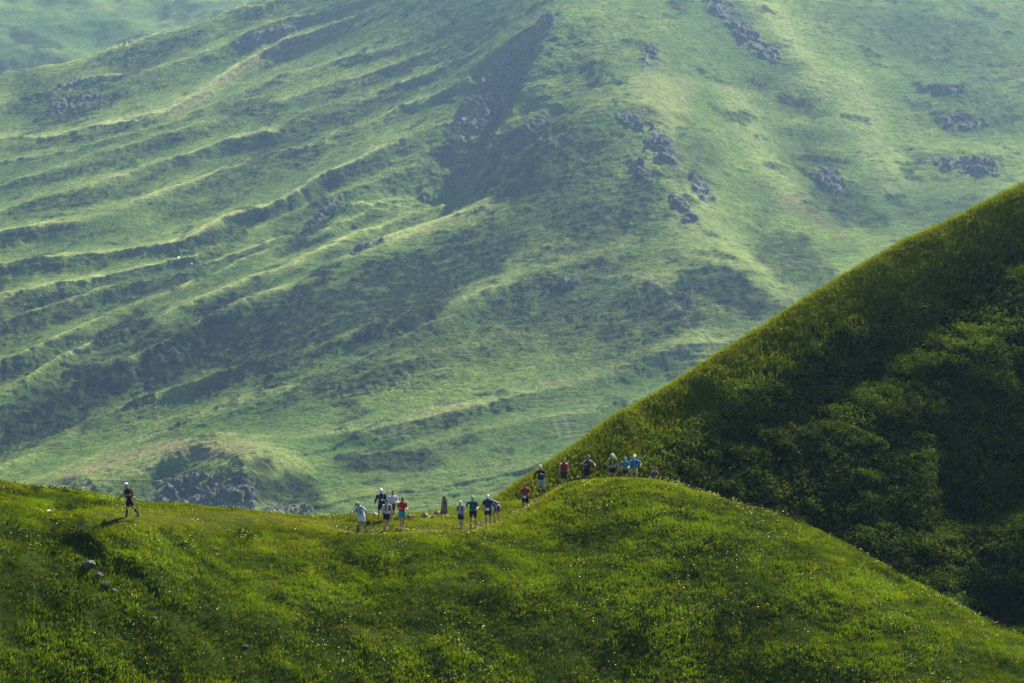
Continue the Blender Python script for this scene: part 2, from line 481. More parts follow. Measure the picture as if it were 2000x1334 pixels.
def mountain_height(X, Y):
    Z = base(X, Y)
    sp, s_under, s_crest = spur_relief(X, Y, Z)
    Z = Z + sp
    under = np.zeros(X.shape)
    # broad erosion folds running down the flank
    ang = math.radians(35)
    al = X * math.cos(ang) + Y * math.sin(ang)
    ac = -X * math.sin(ang) + Y * math.cos(ang)
    wx = X + 18 * fbm(X / 160, Y / 160, 3)
    wy = Y + 18 * fbm(X / 160 + 50, Y / 160, 3)
    leftness = sstep(150, -120, X)
    Z = Z + (0.9 * fbm(al / 340, ac / 38, 3, ridged=True)) * leftness + 0.8 * fbm(wx / 60, wy / 60, 4, 0.55, ridged=True)
    Z = Z + 2.0 * fbm(wx / 120, wy / 120, 4)
    crest = np.zeros(X.shape)
    for pl, h, wd, wu in RIBS:
        wd, wu = wd * 1.3, wu * 1.2
        W = ray_poly(base, pl, h)
        x0 = min(p[0] for p in W) - 5 * wd; x1 = max(p[0] for p in W) + 5 * wd
        y0 = min(p[1] for p in W) - 5 * wd; y1 = max(p[1] for p in W) + 5 * wu
        m = (X > x0) & (X < x1) & (Y > y0) & (Y < y1)
        if not m.any():
            continue
        xx, yy = wx[m] * .22 + X[m] * .78, wy[m] * .22 + Y[m] * .78
        d, sd, arc, L, _ = seg_dist(xx, yy, W)
        # the crest lines are drawn left to right or downwards: side - is nearer the camera
        w = np.where(sd > 0, wu, wd)
        hh = (1.0 if len(pl) > 3 else 0.7) * h * (0.9 + 0.28 * perlin(arc / 90.0 + h, arc * 0))
        hh = hh * sstep(-0.02, 0.16, arc / L) * sstep(-0.02, 0.16, 1 - arc / L)
        prof = np.exp(-(np.sqrt((d / w) ** 2 + 0.03) - 0.17) * 1.25)
        prof = prof - 0.22 * np.exp(-((d / w - 2.4) / 0.9) ** 2) * (sd < 0)
        Z[m] += hh * prof
        if len(pl) > 3:
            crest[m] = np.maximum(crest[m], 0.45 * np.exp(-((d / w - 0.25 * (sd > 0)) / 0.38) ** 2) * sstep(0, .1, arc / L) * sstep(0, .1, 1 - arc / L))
        if h >= 4 and len(pl) > 3:
            under[m] = np.maximum(under[m], (sd < 0) * np.exp(-((d / w - 1.1) / 0.55) ** 2) * sstep(0, .1, arc / L) * sstep(0, .1, 1 - arc / L) * (0.55 + 0.9 * perlin(arc / 30.0, arc * 0 + h)))
    for pl, drop, w in CLIFFS:
        W = ray_poly(base, pl, 0)
        d, sd, arc, L, _ = seg_dist(X + 11 * fbm(X / 24, Y / 24, 4, 0.6), Y + 11 * fbm(X / 24 + 9, Y / 24, 4, 0.6), W)
        sg = -d * sd                       # + on the left of a line that runs down the picture
        t = sstep(-0.3 * w, w, sg) * np.exp(-np.clip(sg - w, 0, None) / (w * 4.0))
        endf = sstep(-0.02, 0.22, arc / L) * sstep(-0.02, 0.25, 1 - arc / L)
        Z -= drop * t * endf
        Z += 0.25 * drop * np.exp(-(np.clip(-sg, 0, None) / (w * 2.0)) ** 2) * (sg < 0) * endf
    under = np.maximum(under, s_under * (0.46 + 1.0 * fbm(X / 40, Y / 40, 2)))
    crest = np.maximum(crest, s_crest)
    return Z, wx, wy, under, crest


def build_mountain():
    nu, nv = 1300, 1900
    us = np.linspace(-190, 2190, nu)
    Ys = 1180 * (3000 / 1180) ** np.linspace(0, 1, nv)
    T = (us - 1000) / FPX
    X = T[None, :] * Ys[:, None]
    Y = np.repeat(Ys[:, None], nu, 1)
    Z, wx, wy, under, crest = mountain_height(X, Y)
    Z0 = Z.copy()
    # slope of the land, steep parts show rock
    nz = fbm(X / 34, Y / 34, 5, 0.6)
    nz2 = fbm(X / 9 + 5, Y / 9, 4, 0.6)
    sh = ell_masks(X, Y, Z, SHRUB, nz * 1.2)
    sh = np.maximum(sh, 0.65 * sstep(0.13, 0.38, nz))
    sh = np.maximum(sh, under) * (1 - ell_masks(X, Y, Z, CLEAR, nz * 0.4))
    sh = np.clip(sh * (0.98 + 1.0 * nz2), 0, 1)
    rk = ell_masks(X, Y, Z, ROCK, nz2 * 0.9)
    rk = np.clip(rk * 1.3 * sstep(-0.30, 0.02, nz2 + 0.5 * nz), 0, 1)
    dry_lit = np.clip(ell_masks(X, Y, Z, DRY_LIT, nz * 0.6) * (0.7 + nz2), 0, 1)
    red = np.clip(ell_masks(X, Y, Z, RED, nz2 * 0.6) * (0.6 + 1.2 * nz2), 0, 1)
    track_lit = np.zeros(X.shape)
    for pl in TRACKS_LIT_RIB:
        W = ray_poly(base, pl, 3)
        m = (X > min(p[0] for p in W) - 12) & (X < max(p[0] for p in W) + 12) & (Y > min(p[1] for p in W) - 12) & (Y < max(p[1] for p in W) + 12)
        if m.any():
            d, *_ = seg_dist(X[m] + 2 * nz[m], Y[m] + 2 * nz[m], W)
            track_lit[m] = np.maximum(track_lit[m], np.exp(-(d / 0.9) ** 2) * (0.6 + 0.4 * nz2[m]))
    # small relief: cattle steps along the slope, tussocks, shrubs, ledges of rock
    Z += 0.55 * fbm(X / 14 + 3 * nz, Y / 4.0, 3, ridged=True)
    Z += 0.95 * fbm(X / 8, Y / 8, 4, 0.65)
    Z += sh * (1.8 * np.clip(fbm(X / 4.2, Y / 4.2, 2) + 0.15, 0, 1) + 1.1 * np.clip(fbm(X / 11, Y / 11, 2), 0, 1) + 0.3 * perlin(X / 1.6, Y / 1.6))
    Z += rk * (6.0 * (fbm(X / 26 + Y / 60, Y / 26, 4, 0.55, ridged=True) - 0.35) + 0.9 * fbm(X / 5, Y / 5, 3, 0.6, ridged=True) + 1.1 * (np.round((Z * 0.8 + X * 0.25) / 2.6) * 2.6 - (Z * 0.8 + X * 0.25)))
    o = grid_mesh('mountain', X, Y, Z, mountain_mat('mountain_grass'), {'crest': np.clip(crest * (0.7 + 0.9 * nz) * (1 - sh), 0, 1), 'shrub': sh, 'rock': rk, 'dry_lit': dry_lit, 'red': red, 'track_lit': np.clip(track_lit * 0.8, 0, 1)})
    tag(o, kind='structure')
    # the next range, seen over the shoulder at the top left
    us = np.linspace(-500, 2500, 700)
    Ys = np.linspace(2900, 4300, 420)
    X = ((us - 1000) / FPX)[None, :] * Ys[:, None]
    Y = np.repeat(Ys[:, None], 700, 1)
    b2 = TPS(world_pts([(-300, 420, 2950), (300, 400, 2950), (800, 380, 2950), (2300, 300, 2950), (-300, 200, 3150), (200, 180, 3180), (600, 100, 3250), (0, 60, 3300), (300, 0, 3400), (500, 20, 3350), (-300, -200, 3800), (500, -250, 3800), (2000, -300, 3800), (0, -400, 4300), (1500, -500, 4300)]))
    Z = b2(X, Y)
    nz = fbm(X / 60, Y / 60, 5, 0.6)
    Z += 12 * fbm(X / 170, Y / 170, 4, ridged=True) + 1.6 * fbm(X / 22, Y / 22, 4)
    sh = np.clip(sstep(0.02, 0.3, nz), 0, 1) * 0.8
    z0 = np.zeros(X.shape)
    o = grid_mesh('far_mountain', X, Y, Z, bpy.data.materials['mountain_grass'], {'shrub': sh, 'rock': z0, 'dry_lit': z0, 'red': z0, 'track_lit': z0})
    tag(o, kind='structure')


build_mountain()

# ------------------------------------------------------------------ near ridge (the meadow the runners cross)
NC = world_pts([
    (-300, 985, 128), (0, 1012, 132), (60, 1008, 134), (130, 1003, 135.5), (200, 996, 137), (300, 999, 140), (400, 1001, 142), (500, 1006, 144), (640, 1016, 146.5),
    (245, 1019, 135), (700, 1034, 143), (760, 1031, 144), (800, 1029, 144.5), (900, 1026, 146), (950, 1022, 147),
    (720, 1008, 153), (800, 1006, 153.5), (868, 996, 154), (930, 992, 156), (985, 992, 155),
    (1000, 1003, 150), (1057, 972, 151), (1050, 980, 149.6), (1110, 949, 149.5), (1100, 960, 153), (1150, 952, 152.5), (1200, 951, 152.5), (1250, 953, 152.5), (1290, 962, 153), (1026, 1003, 152.4), (1200, 938, 148.5), (1280, 942, 148), (1400, 975, 147), (1550, 1022, 145), (1700, 1120, 141), (1850, 1198, 138), (2000, 1295, 134), (2300, 1480, 126),
    (0, 1135, 128.5), (250, 1110, 131.5), (450, 1090, 136.5), (800, 1100, 138.5), (1050, 1060, 142.5), (1250, 1060, 141), (1500, 1150, 138),
    (-200, 1334, 121), (300, 1334, 126.5), (800, 1334, 129.8), (1300, 1334, 131.8), (1800, 1334, 131.2),
    (0, 1600, 118), (1000, 1600, 124), (2000, 1600, 124)]) + [(0, 60, -42), (-60, 60, -40), (60, 60, -43),
    (-30, 165, -24), (-18, 168, -25), (-8, 172, -26), (-1.5, 176, -25), (4, 168, -19), (9, 170, -26), (20, 165, -29), (35, 158, -36), (-60, 170, -22), (60, 160, -48), (0, 200, -50), (-50, 200, -50), (50, 200, -62)]
near_base = TPS(NC, 1e-6)
PATH = [P(u, v, Y) for u, v, Y in [(230, 1020, 135), (330, 1008, 139), (480, 1010, 143), (620, 1022, 145), (690, 1034, 143), (800, 1030, 144.3), (900, 1025, 146), (975, 1012, 149), (1005, 1000, 150.3), (1050, 976, 150.5), (1075, 966, 151), (1110, 952, 151.5), (1190, 945, 150.5), (1280, 950, 150)]]


def near_height(x, y):
    x = np.asarray(x, float)
    y = np.asarray(y, float)
    z = near_base(x, y)
    d = seg_dist(x, y, PATH)[0]
    calm = sstep(0.5, 3.0, d)
    wx = x + 1.2 * perlin(x / 5, y / 5)
    wy = y + 1.2 * perlin(x / 5 + 9, y / 5)
    big = 0.36 * fbm(wx / 9, wy / 7, 3)
    lump = 0.22 * np.clip(fbm(wx / 3.0, wy / 2.4, 3) + 0.1, -0.4, 1)
    left = 1 + 0.5 * sstep(-8, -22, x)
    z = z + (big + lump) * left * (0.25 + 0.75 * calm)
    # a small broken bank under the left mound
    t = x + 18.2
    bank = sstep(-0.35, 0.45, (y - 131.4) + 0.25 * t + 0.5 * perlin(x / 1.3, y / 1.3)) * np.exp(-(t / 3.2) ** 2) * np.exp(-np.clip(y - 132, 0, None) / 3)
    sunk = 0.24 * np.exp(-(d / 0.8) ** 2) * sstep(0.6, -0.2, x) * sstep(-10, -9, x)
    return z + 0.45 * bank - sunk


def near_z(x, y):
    return float(near_height(np.array([float(x)]), np.array([float(y)]))[0])


def soil_mat():
    m = Mat('meadow_soil')
    c = m.coord()
    g = m.mix(m.ramp(m.noise(0.5, 5, 0.6, c), 0.35, 0.65), (0.014, 0.030, 0.003), (0.032, 0.055, 0.007))
    g = m.mix(m.ramp(m.noise(6, 4, 0.6, c), 0.4, 0.7), g, (0.035, 0.040, 0.014))
    d = m.mix(m.ramp(m.noise(3.5, 6, 0.7, c), 0.35, 0.65), (0.06, 0.042, 0.025), (0.14, 0.10, 0.065))
    g = m.mix(m.attr('dirt'), g, d)
    return m.surf(g, m.bump(m.noise(9, 5, 0.7, c), 0.6, 0.06), 1.0, spec=0.0)


def dirt_mask(x, y):
    d = seg_dist(x, y, PATH)[0]
    n = fbm(x / 0.9, y / 0.9, 3)
    w = np.where((x > -3.5) & (x < 0.8), 0.26, np.where((x > -9) & (x < 4), 0.15, 0.03))
    e = 1 - sstep(0.6, 1.1, d / w + n * 0.7)
    # trampled ground around the waymark stone and on the step up to the knoll
    for cx, cy, r in ((P(1030, 985, 150)[0], 149.9, 0.9), (P(990, 1010, 148)[0], 148.6, 1.0), (P(830, 1008, 152)[0], 152.0, 1.4)):
        e = np.maximum(e, 1 - sstep(0.5, 1.1, np.hypot(x - cx, y - cy) / r + n * 0.8))
    return e


def build_near():
    xs = np.linspace(-60, 60, 900)
    ys = np.concatenate([np.linspace(40, 116, 60)[:-1], np.linspace(116, 160, 620)[:-1], np.linspace(160, 240, 60)])
    X, Y = np.meshgrid(xs, ys)
    Z = near_height(X, Y)
    Z += 0.05 * fbm(X / 0.5, Y / 0.5, 2)
    o = grid_mesh('meadow_ridge', X, Y, Z, soil_mat(), {'dirt': dirt_mask(X, Y)})
    tag(o, kind='structure')


def blades(pts, hgt, wid, nb, spread, lean, tip=True):
    """grass tufts: nb blades for each point, each blade a bent strip of two faces; returns verts, quads+tris as quads"""
    n = len(pts)
    N = n * nb
    c = np.repeat(pts, nb, 0)
    H = np.repeat(hgt, nb) * rng.uniform(0.6, 1.25, N)
    W = np.repeat(wid, nb) * rng.uniform(0.7, 1.3, N)
    a = rng.uniform(0, 2 * np.pi, N)
    r = spread * np.sqrt(rng.uniform(0, 1, N))
    b = c.copy()
    b[:, 0] += r * np.cos(a)
    b[:, 1] += r * np.sin(a)
    b[:, 2] -= 0.03
    f = a + rng.normal(0, 0.8, N)
    out = lean * rng.uniform(0.2, 1.0, N) * H
    dx, dy = np.cos(f) * out, np.sin(f) * out
    s = rng.uniform(0, 2 * np.pi, N)
    sx, sy = np.cos(s) * W / 2, np.sin(s) * W / 2
    z0 = np.zeros(N)
    v0 = b + np.stack([-sx, -sy, z0], 1)
    v1 = b + np.stack([sx, sy, z0], 1)
    m0 = b + np.stack([dx * .35 + sx * .8, dy * .35 + sy * .8, H * .6], 1)
    t0 = b + np.stack([dx, dy, H], 1)
    V = np.stack([v0, v1, m0, t0], 1).reshape(-1, 3)
    F = np.arange(N * 4).reshape(N, 4)
    return V, F, np.repeat(np.arange(N), 4) // nb if False else np.repeat(np.arange(n), nb * 4)


def grass_mat(name, a, b, dry_lit, transl=0.35):
    m = Mat(name)
    g = m.mix(m.attr('tone'), a, b)
    g = m.mix(m.attr('dry_lit'), g, dry_lit)
    return m.surf(g, None, 1.0, transl=transl, spec=0.0)


def in_view(x, y, z, mu=80, mv=60):
    u, v = project(x, y, z)
    return (u > -mu) & (u < 2000 + mu) & (v < 1334 + mv)


def build_grass():
    n = 330000
    x = rng.uniform(-36, 36, n)
    y = rng.uniform(116, 158.5, n)
    keep = np.abs(x) < 0.19 * y + 2
    x, y = x[keep], y[keep]
    z = near_height(x, y)
    k = in_view(x, y, z, 160, 120)
    x, y, z = x[k], y[k], z[k]
    n1 = fbm(x / 5.0, y / 4.0, 4, 0.6)
    n2 = fbm(x / 1.3 + 7, y / 1.1, 3)
    dm = dirt_mask(x, y)
    k = (rng.uniform(0, 1, len(x)) > dm * 0.97) & (rng.uniform(0, 1, len(x)) < 0.78 + 0.4 * n2)
    x, y, z, n1, n2 = x[k], y[k], z[k], n1[k], n2[k]
    hgt = np.clip(0.155 + 0.09 * n1 + 0.07 * n2, 0.10, 0.27)
    d = seg_dist(x, y, PATH)[0]
    hgt *= 0.45 + 0.55 * sstep(0.3, 2.2, d)
    V, F, own = blades(np.stack([x, y, z], 1), hgt, np.full(len(x), 0.020), 6, 0.12, 0.7)
    tone = np.clip(0.45 + 1.7 * n1 + 0.8 * n2 + rng.normal(0, 0.16, len(x)), 0.10, 1)
    crest = sstep(139, 150, y) * 0.16
    dry_lit = np.clip(rng.uniform(0, 1, len(x)) ** 7 * 0.8 + crest + 0.5 * sstep(2.5, 0.4, d) + 0.25 * sstep(.25, .5, fbm(x / 7 + 30, y / 5, 3)), 0, 1)
    o = mesh_np('meadow_grass', V, F, grass_mat('grass_blade', (0.018, 0.044, 0.001), (0.120, 0.198, 0.003), (0.21, 0.21, 0.02)), smooth=False,
                attrs={'tone': tone[own], 'dry_lit': dry_lit[own]})
    tag(o, kind='stuff')
    return


def leaf_clumps(pts, rad, hgt, nl, size):
    n = len(pts)
    N = n * nl
    c = np.repeat(pts, nl, 0)
    R = np.repeat(rad, nl)
    H = np.repeat(hgt, nl)
    th = rng.uniform(0, 2 * np.pi, N)
    cz = rng.uniform(0.05, 1, N)
    sh = rng.uniform(0.65, 1.05, N)
    rr = np.sqrt(1 - cz ** 2)
    nx, ny, nzv = rr * np.cos(th), rr * np.sin(th), cz
    p = c + np.stack([nx * R * sh, ny * R * sh, nzv * H * sh], 1)
    nrm = np.stack([nx, ny, nzv + 0.3], 1) + rng.normal(0, 0.55, (N, 3))
    nrm /= np.linalg.norm(nrm, axis=1)[:, None]
    a = rng.normal(0, 1, (N, 3))
    t1 = np.cross(nrm, a)
    t1 /= np.linalg.norm(t1, axis=1)[:, None]
    t2 = np.cross(nrm, t1)
    s = (size * rng.uniform(0.6, 1.4, N))[:, None]
    V = np.stack([p - t1 * s, p - t2 * s * 0.5, p + t1 * s, p + t2 * s * 0.5], 1).reshape(-1, 3)
    F = np.arange(N * 4).reshape(N, 4)
    return V, F, np.repeat(np.arange(n), nl * 4)


def build_low_shrubs():
    """dark bilberry cushions in the meadow, thickened at left and bottom to imitate shade"""
    n = 60000
    x = rng.uniform(-34, 34, n)
    y = rng.uniform(117, 148, n)
    z = near_height(x, y)
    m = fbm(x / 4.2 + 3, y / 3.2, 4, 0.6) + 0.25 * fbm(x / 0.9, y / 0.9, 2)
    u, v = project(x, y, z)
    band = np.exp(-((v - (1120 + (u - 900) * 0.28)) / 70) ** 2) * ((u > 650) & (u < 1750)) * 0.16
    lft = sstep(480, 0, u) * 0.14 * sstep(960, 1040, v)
    low = sstep(1160, 1330, v) * 0.12  # extra dark plants at left and bottom stand in for darkening light
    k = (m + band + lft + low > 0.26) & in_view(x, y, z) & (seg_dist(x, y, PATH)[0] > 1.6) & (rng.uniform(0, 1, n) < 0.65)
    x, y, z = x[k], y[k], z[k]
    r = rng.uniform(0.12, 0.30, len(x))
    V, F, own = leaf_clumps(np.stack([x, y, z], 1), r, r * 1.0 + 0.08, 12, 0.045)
    tone = rng.uniform(0, 0.7, len(x))
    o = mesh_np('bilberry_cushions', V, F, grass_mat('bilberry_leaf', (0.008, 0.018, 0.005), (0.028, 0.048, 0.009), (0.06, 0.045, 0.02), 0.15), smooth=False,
                attrs={'tone': tone[own], 'dry_lit': (rng.uniform(0, 1, len(x)) ** 6)[own]})
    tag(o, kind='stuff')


def build_flowers():
    n = 60000
    x = rng.uniform(-34, 34, n)
    y = rng.uniform(117, 151, n)
    z = near_height(x, y)
    m = fbm(x / 3.5 + 40, y / 3.0, 3) + 0.4 * fbm(x / 0.8, y / 0.8, 2)
    k = (m > 0.10) & in_view(x, y, z) & (dirt_mask(x, y) < 0.2) & (rng.uniform(0, 1, n) < 0.55)
    x, y, z = x[k], y[k], z[k]
    n = len(x)
    h = rng.uniform(0.16, 0.32, n)
    r = 0.013 + 0.028 * rng.uniform(0, 1, n) ** 3
    # each head a small eight-sided umbel on its stalk
    ang = np.arange(8) * np.pi / 4
    tx, ty = rng.normal(0, 0.25, n), rng.normal(0, 0.25, n)
    rim = np.stack([x[:, None] + r[:, None] * np.cos(ang), y[:, None] + r[:, None] * np.sin(ang),
                    (z + h)[:, None] + r[:, None] * (np.cos(ang) * tx[:, None] + np.sin(ang) * ty[:, None])], 2)
    top = np.stack([x, y, z + h + r * 0.6], 1)[:, None]
    V = np.concatenate([rim, top], 1).reshape(-1, 3)
    b = (np.arange(n) * 9)[:, None]
    F = []
    for i in range(4):
        F.append(np.concatenate([b + 2 * i, b + (2 * i + 1) % 8, b + (2 * i + 2) % 8, b + 8], 1))
    F = np.concatenate(F, 0)
    m = Mat('flower_petal')
    g = m.mix(m.attr('tone'), (0.60, 0.66, 0.42), (0.55, 0.60, 0.10))
    m.surf(g, None, 0.7, transl=0.4)
    tone = np.clip((fbm(x / 6, y / 6, 2) > 0.0) * 0.7 + rng.uniform(0, 0.5, n), 0, 1)
    o = mesh_np('wild_flowers', V, F, m.m, smooth=False, attrs={'tone': np.repeat(tone, 9)})
    tag(o, kind='stuff')


# ------------------------------------------------------------------ dark hillside on the right
CREST = world_pts([(600, 1190, 163), (850, 1040, 167), (930, 992, 169), (1000, 948, 172), (1080, 890, 174.5), (1170, 828, 177), (1250, 773, 179), (1400, 691, 182), (1570, 581, 185), (1700, 501, 187), (1850, 422, 189), (2000, 347, 191), (2300, 192, 195), (2700, 0, 200), (3400, -340, 206)])
FOLDS = [([(2300, 200), (2100, 380), (1900, 530), (1760, 650), (1620, 770), (1480, 870), (1330, 935)], -1.9, 4.2), ([(2400, 380), (2050, 620), (1850, 730), (1700, 820), (1560, 900), (1420, 955)], 0.9, 5.5),
         ([(2150, 860), (1950, 920), (1780, 930)], -2.6, 3.0), ([(1430, 740), (1330, 800), (1220, 850)], -1.3, 1.8),
         ([(2100, 1140), (1850, 1190)], -1.6, 2.2), ([(1720, 590), (1600, 680), (1500, 760), (1400, 840)], 0.8, 1.8)]
_cx, _cyy, _cz = [np.array(c) for c in zip(*CREST)]
_gx2 = np.linspace(-40, 120, 800)


def _smooth(v, k=31):
    p = np.pad(v, k // 2, mode='edge')
    return np.convolve(p, np.ones(k) / k, 'valid')


_gyc = _smooth(np.interp(_gx2, _cx, _cyy))
_gzc = np.interp(_gx2, _cx, _cz)
_gzc = np.where(_gx2 > _cx[-1], _cz[-1], np.where(_gx2 < _cx[0], _cz[0] - 0.5 * (_cx[0] - _gx2), _gzc))
_gzc = _smooth(_gzc) - 0.35


def hill_plane(x, y):
    yc = np.interp(x, _gx2, _gyc)
    zc = np.interp(x, _gx2, _gzc)
    t = yc - y
    rr = np.sqrt(t * t + 0.8 ** 2) - 0.8
    front = 0.82 * rr - 0.0020 * rr * rr * (rr < 60)
    return zc - np.where(t > 0, front, 0.5 * rr)


FOLDW = [([hit(hill_plane, u, v, 0, 135, 200, 500) for u, v in pl], h, w) for pl, h, w in FOLDS]


def hill_height(x, y):
    z = hill_plane(x, y)
    rim = 0.40 + 0.60 * sstep(1, 10, np.abs(np.interp(x, _gx2, _gyc) - y))
    xx = x + 1.6 * fbm(x / 9, y / 9, 3)
    yy = y + 1.6 * fbm(x / 9 + 20, y / 9, 3)
    for W, h, w in FOLDW:
        d, _, arc, L, _ = seg_dist(xx, yy, W)
        z = z + rim * h * np.exp(-(d / w) ** 1.6) * sstep(0, 0.2, arc / L) * sstep(0, 0.3, 1 - arc / L)
    z = z + rim * (0.6 * fbm(x / 12, y / 12, 4) + 0.35 * fbm(x / 3.5, y / 3.5, 3))
    return z


def build_hillside():
    X, Y = np.meshgrid(np.linspace(-45, 110, 620), np.linspace(140, 330, 700))
    Z = hill_height(X, Y) + 0.15 * fbm(X / 1.2, Y / 1.2, 3)
    m = Mat('hillside_ground')
    c = m.coord()
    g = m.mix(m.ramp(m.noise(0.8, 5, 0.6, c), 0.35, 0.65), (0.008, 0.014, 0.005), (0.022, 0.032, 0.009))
    m.surf(g, m.bump(m.noise(3, 5, 0.7, c), 0.6, 0.15), 1.0, spec=0.0)
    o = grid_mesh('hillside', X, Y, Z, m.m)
    tag(o, kind='structure')
    # heath cushions in uneven rows, bare dark gaps between them
    n = 210000
    x = rng.uniform(-8, 52, n)
    y = rng.uniform(148, 202, n)
    z = hill_height(x, y)
    u, v = project(x, y, z)
    k = (u > 850) & (u < 2120) & (v > 250) & (v < 1300)
    x, y, z, u, v = x[k], y[k], z[k], u[k], v[k]
    g = fbm(x / 2.2 + 0.6 * z, z / 0.9, 3) * 0.7 + 0.5 * fbm(x / 7, y / 7, 3)
    k = rng.uniform(0, 1, len(x)) < 0.42 + 0.5 * (g > -0.05)
    x, y, z, g = x[k], y[k], z[k], g[k]
    r = rng.uniform(0.15, 0.38, len(x)) * (0.8 + 0.6 * np.clip(g, 0, 1))
    r = np.where(g > -0.05, r, r * 0.55)
    V, F, own = leaf_clumps(np.stack([x, y, z], 1), r, r * 1.1 + 0.08, 9, 0.065)
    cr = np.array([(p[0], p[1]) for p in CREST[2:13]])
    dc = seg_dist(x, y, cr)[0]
    tone = np.clip(0.40 + 0.7 * fbm(x / 4, y / 4, 3) + 0.8 * np.clip(g, -.4, .4) + rng.normal(0, 0.15, len(x)) + 0.5 * sstep(6, 1, dc), 0, 1)  # last term paints the sunlit rim: lighter leaves near the crest
    dry_lit = np.clip(rng.uniform(0, 1, len(x)) ** 5 * 0.5 + 0.75 * sstep(3.0, 0.3, dc) * rng.uniform(0.3, 1, len(x)), 0, 1)  # random dry clumps, plus rim sunlight painted in near the crest
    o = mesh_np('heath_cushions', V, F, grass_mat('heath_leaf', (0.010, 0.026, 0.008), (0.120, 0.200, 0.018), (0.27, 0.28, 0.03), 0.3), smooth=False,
                attrs={'tone': tone[own], 'dry_lit': dry_lit[own]})
    tag(o, kind='stuff')
    # thin grass along the lit rim
    n = 90000
    t = rng.uniform(0, len(cr) - 2.001, n)
    i = t.astype(int)
    f = (t - i)[:, None]
    q = cr[i] * (1 - f) + cr[i + 1] * f
    x = q[:, 0] + rng.normal(0, 1.6, n)
    y = q[:, 1] + rng.normal(0, 2.0, n)
    z = hill_height(x, y)
    V, F, own = blades(np.stack([x, y, z], 1), rng.uniform(0.15, 0.38, n), np.full(n, 0.03), 3, 0.12, 0.6)
    o = mesh_np('rim_grass', V, F, bpy.data.materials['grass_blade'], smooth=False,
                attrs={'tone': np.clip(rng.normal(0.75, 0.2, n), 0, 1)[own], 'dry_lit': (rng.uniform(0.1, 0.6, n))[own]})
    tag(o, kind='stuff')


build_near()
build_grass()
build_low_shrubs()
build_flowers()
build_hillside()

# ------------------------------------------------------------------ people
def v3(*a):
    return np.array(a, float)


def unit(a):
    return a / (np.linalg.norm(a) + 1e-9)


class Shape:
    def __init__(self):
        self.v, self.f = [], []

    def tube(self, pts, rad, ref=(1, 0, 0), n=12, caps=True):
        pts = [np.array(p, float) for p in pts]
        rad = [(r, r) if np.isscalar(r) else r for r in rad]
        rings = []
        m = len(pts)
        T = [unit(pts[min(i + 1, m - 1)] - pts[max(i - 1, 0)]) for i in range(m)]
        seq = [(pts[i], T[i], rad[i]) for i in range(m)]
        if caps:
            def cap(p, t, r, s):
                e = min(r)
                return [(p + t * s * e * math.sin(a), t, (r[0] * math.cos(a), r[1] * math.cos(a))) for a in (math.radians(35), math.radians(65))]
            seq = cap(pts[0], T[0], rad[0], -1)[::-1] + seq + cap(pts[-1], T[-1], rad[-1], 1)
        for p, t, r in seq:
            rf = np.array(ref, float)
            if abs(np.dot(rf, t)) > 0.9:
                rf = v3(0, 1, 0) if abs(t[1]) < 0.9 else v3(0, 0, 1)
            b = unit(rf - t * np.dot(rf, t))
            c = np.cross(t, b)
            s = len(self.v)
            for k in range(n):
                a = 2 * math.pi * k / n
                self.v.append(p + b * r[0] * math.cos(a) + c * r[1] * math.sin(a))
            rings.append(s)
        for a, b_ in zip(rings[:-1], rings[1:]):
            for k in range(n):
                self.f.append((a + k, a + (k + 1) % n, b_ + (k + 1) % n, b_ + k))
        self.f.append(tuple(range(rings[0] + n - 1, rings[0] - 1, -1)))
        self.f.append(tuple(range(rings[-1], rings[-1] + n)))
        return self

    def ball(self, c, r, R=None, n=12, m=8):
        c = np.array(c, float)
        R = np.eye(3) if R is None else R
        s = len(self.v)
        for i in range(1, m):
            ph = math.pi * i / m
            for k in range(n):
                a = 2 * math.pi * k / n
                self.v.append(c + R @ v3(r[0] * math.sin(ph) * math.cos(a), r[1] * math.sin(ph) * math.sin(a), r[2] * math.cos(ph)))
        top = len(self.v); self.v.append(c + R @ v3(0, 0, r[2]))
        bot = len(self.v); self.v.append(c - R @ v3(0, 0, r[2]))
        for i in range(m - 2):
            for k in range(n):
                a, b = s + i * n + k, s + i * n + (k + 1) % n
                self.f.append((a, a + n, b + n, b))
        for k in range(n):
            self.f.append((top, s + k, s + (k + 1) % n))
            q = s + (m - 2) * n
            self.f.append((bot, q + (k + 1) % n, q + k))
        return self

    def box(self, c, h, R=None, taper=1.0):
        R = np.eye(3) if R is None else R
        s = len(self.v)
        for z in (-1, 1):
            k = taper if z > 0 else 1
            for x, y in ((-1, -1), (1, -1), (1, 1), (-1, 1)):
                self.v.append(np.array(c, float) + R @ v3(x * h[0] * k, y * h[1] * k, z * h[2]))
        for q in ((3, 2, 1, 0), (4, 5, 6, 7), (0, 1, 5, 4), (1, 2, 6, 5), (2, 3, 7, 6), (3, 0, 4, 7)):
            self.f.append(tuple(s + i for i in q))
        return self

    def obj(self, name, mat, parent=None, voxel=0.0, bevel=0.0, smooth=True, lift=0.0):
        me = bpy.data.meshes.new(name)
        me.from_pydata([tuple(p) for p in self.v], [], self.f)
        me.materials.append(mat)
        me.polygons.foreach_set('use_smooth', [smooth] * len(me.polygons))
        o = bpy.data.objects.new(name, me)
        COL.objects.link(o)
        o.parent = parent
        if voxel:
            md = o.modifiers.new('join', 'REMESH')
            md.mode = 'VOXEL'
            md.voxel_size = voxel
            md.use_smooth_shade = True
            sm = o.modifiers.new('soften', 'SMOOTH')
            sm.iterations = 2
            sm.factor = 0.5
        if bevel:
            md = o.modifiers.new('edge', 'BEVEL')
            md.width = bevel
            md.segments = 2
        return o


_cm = {}


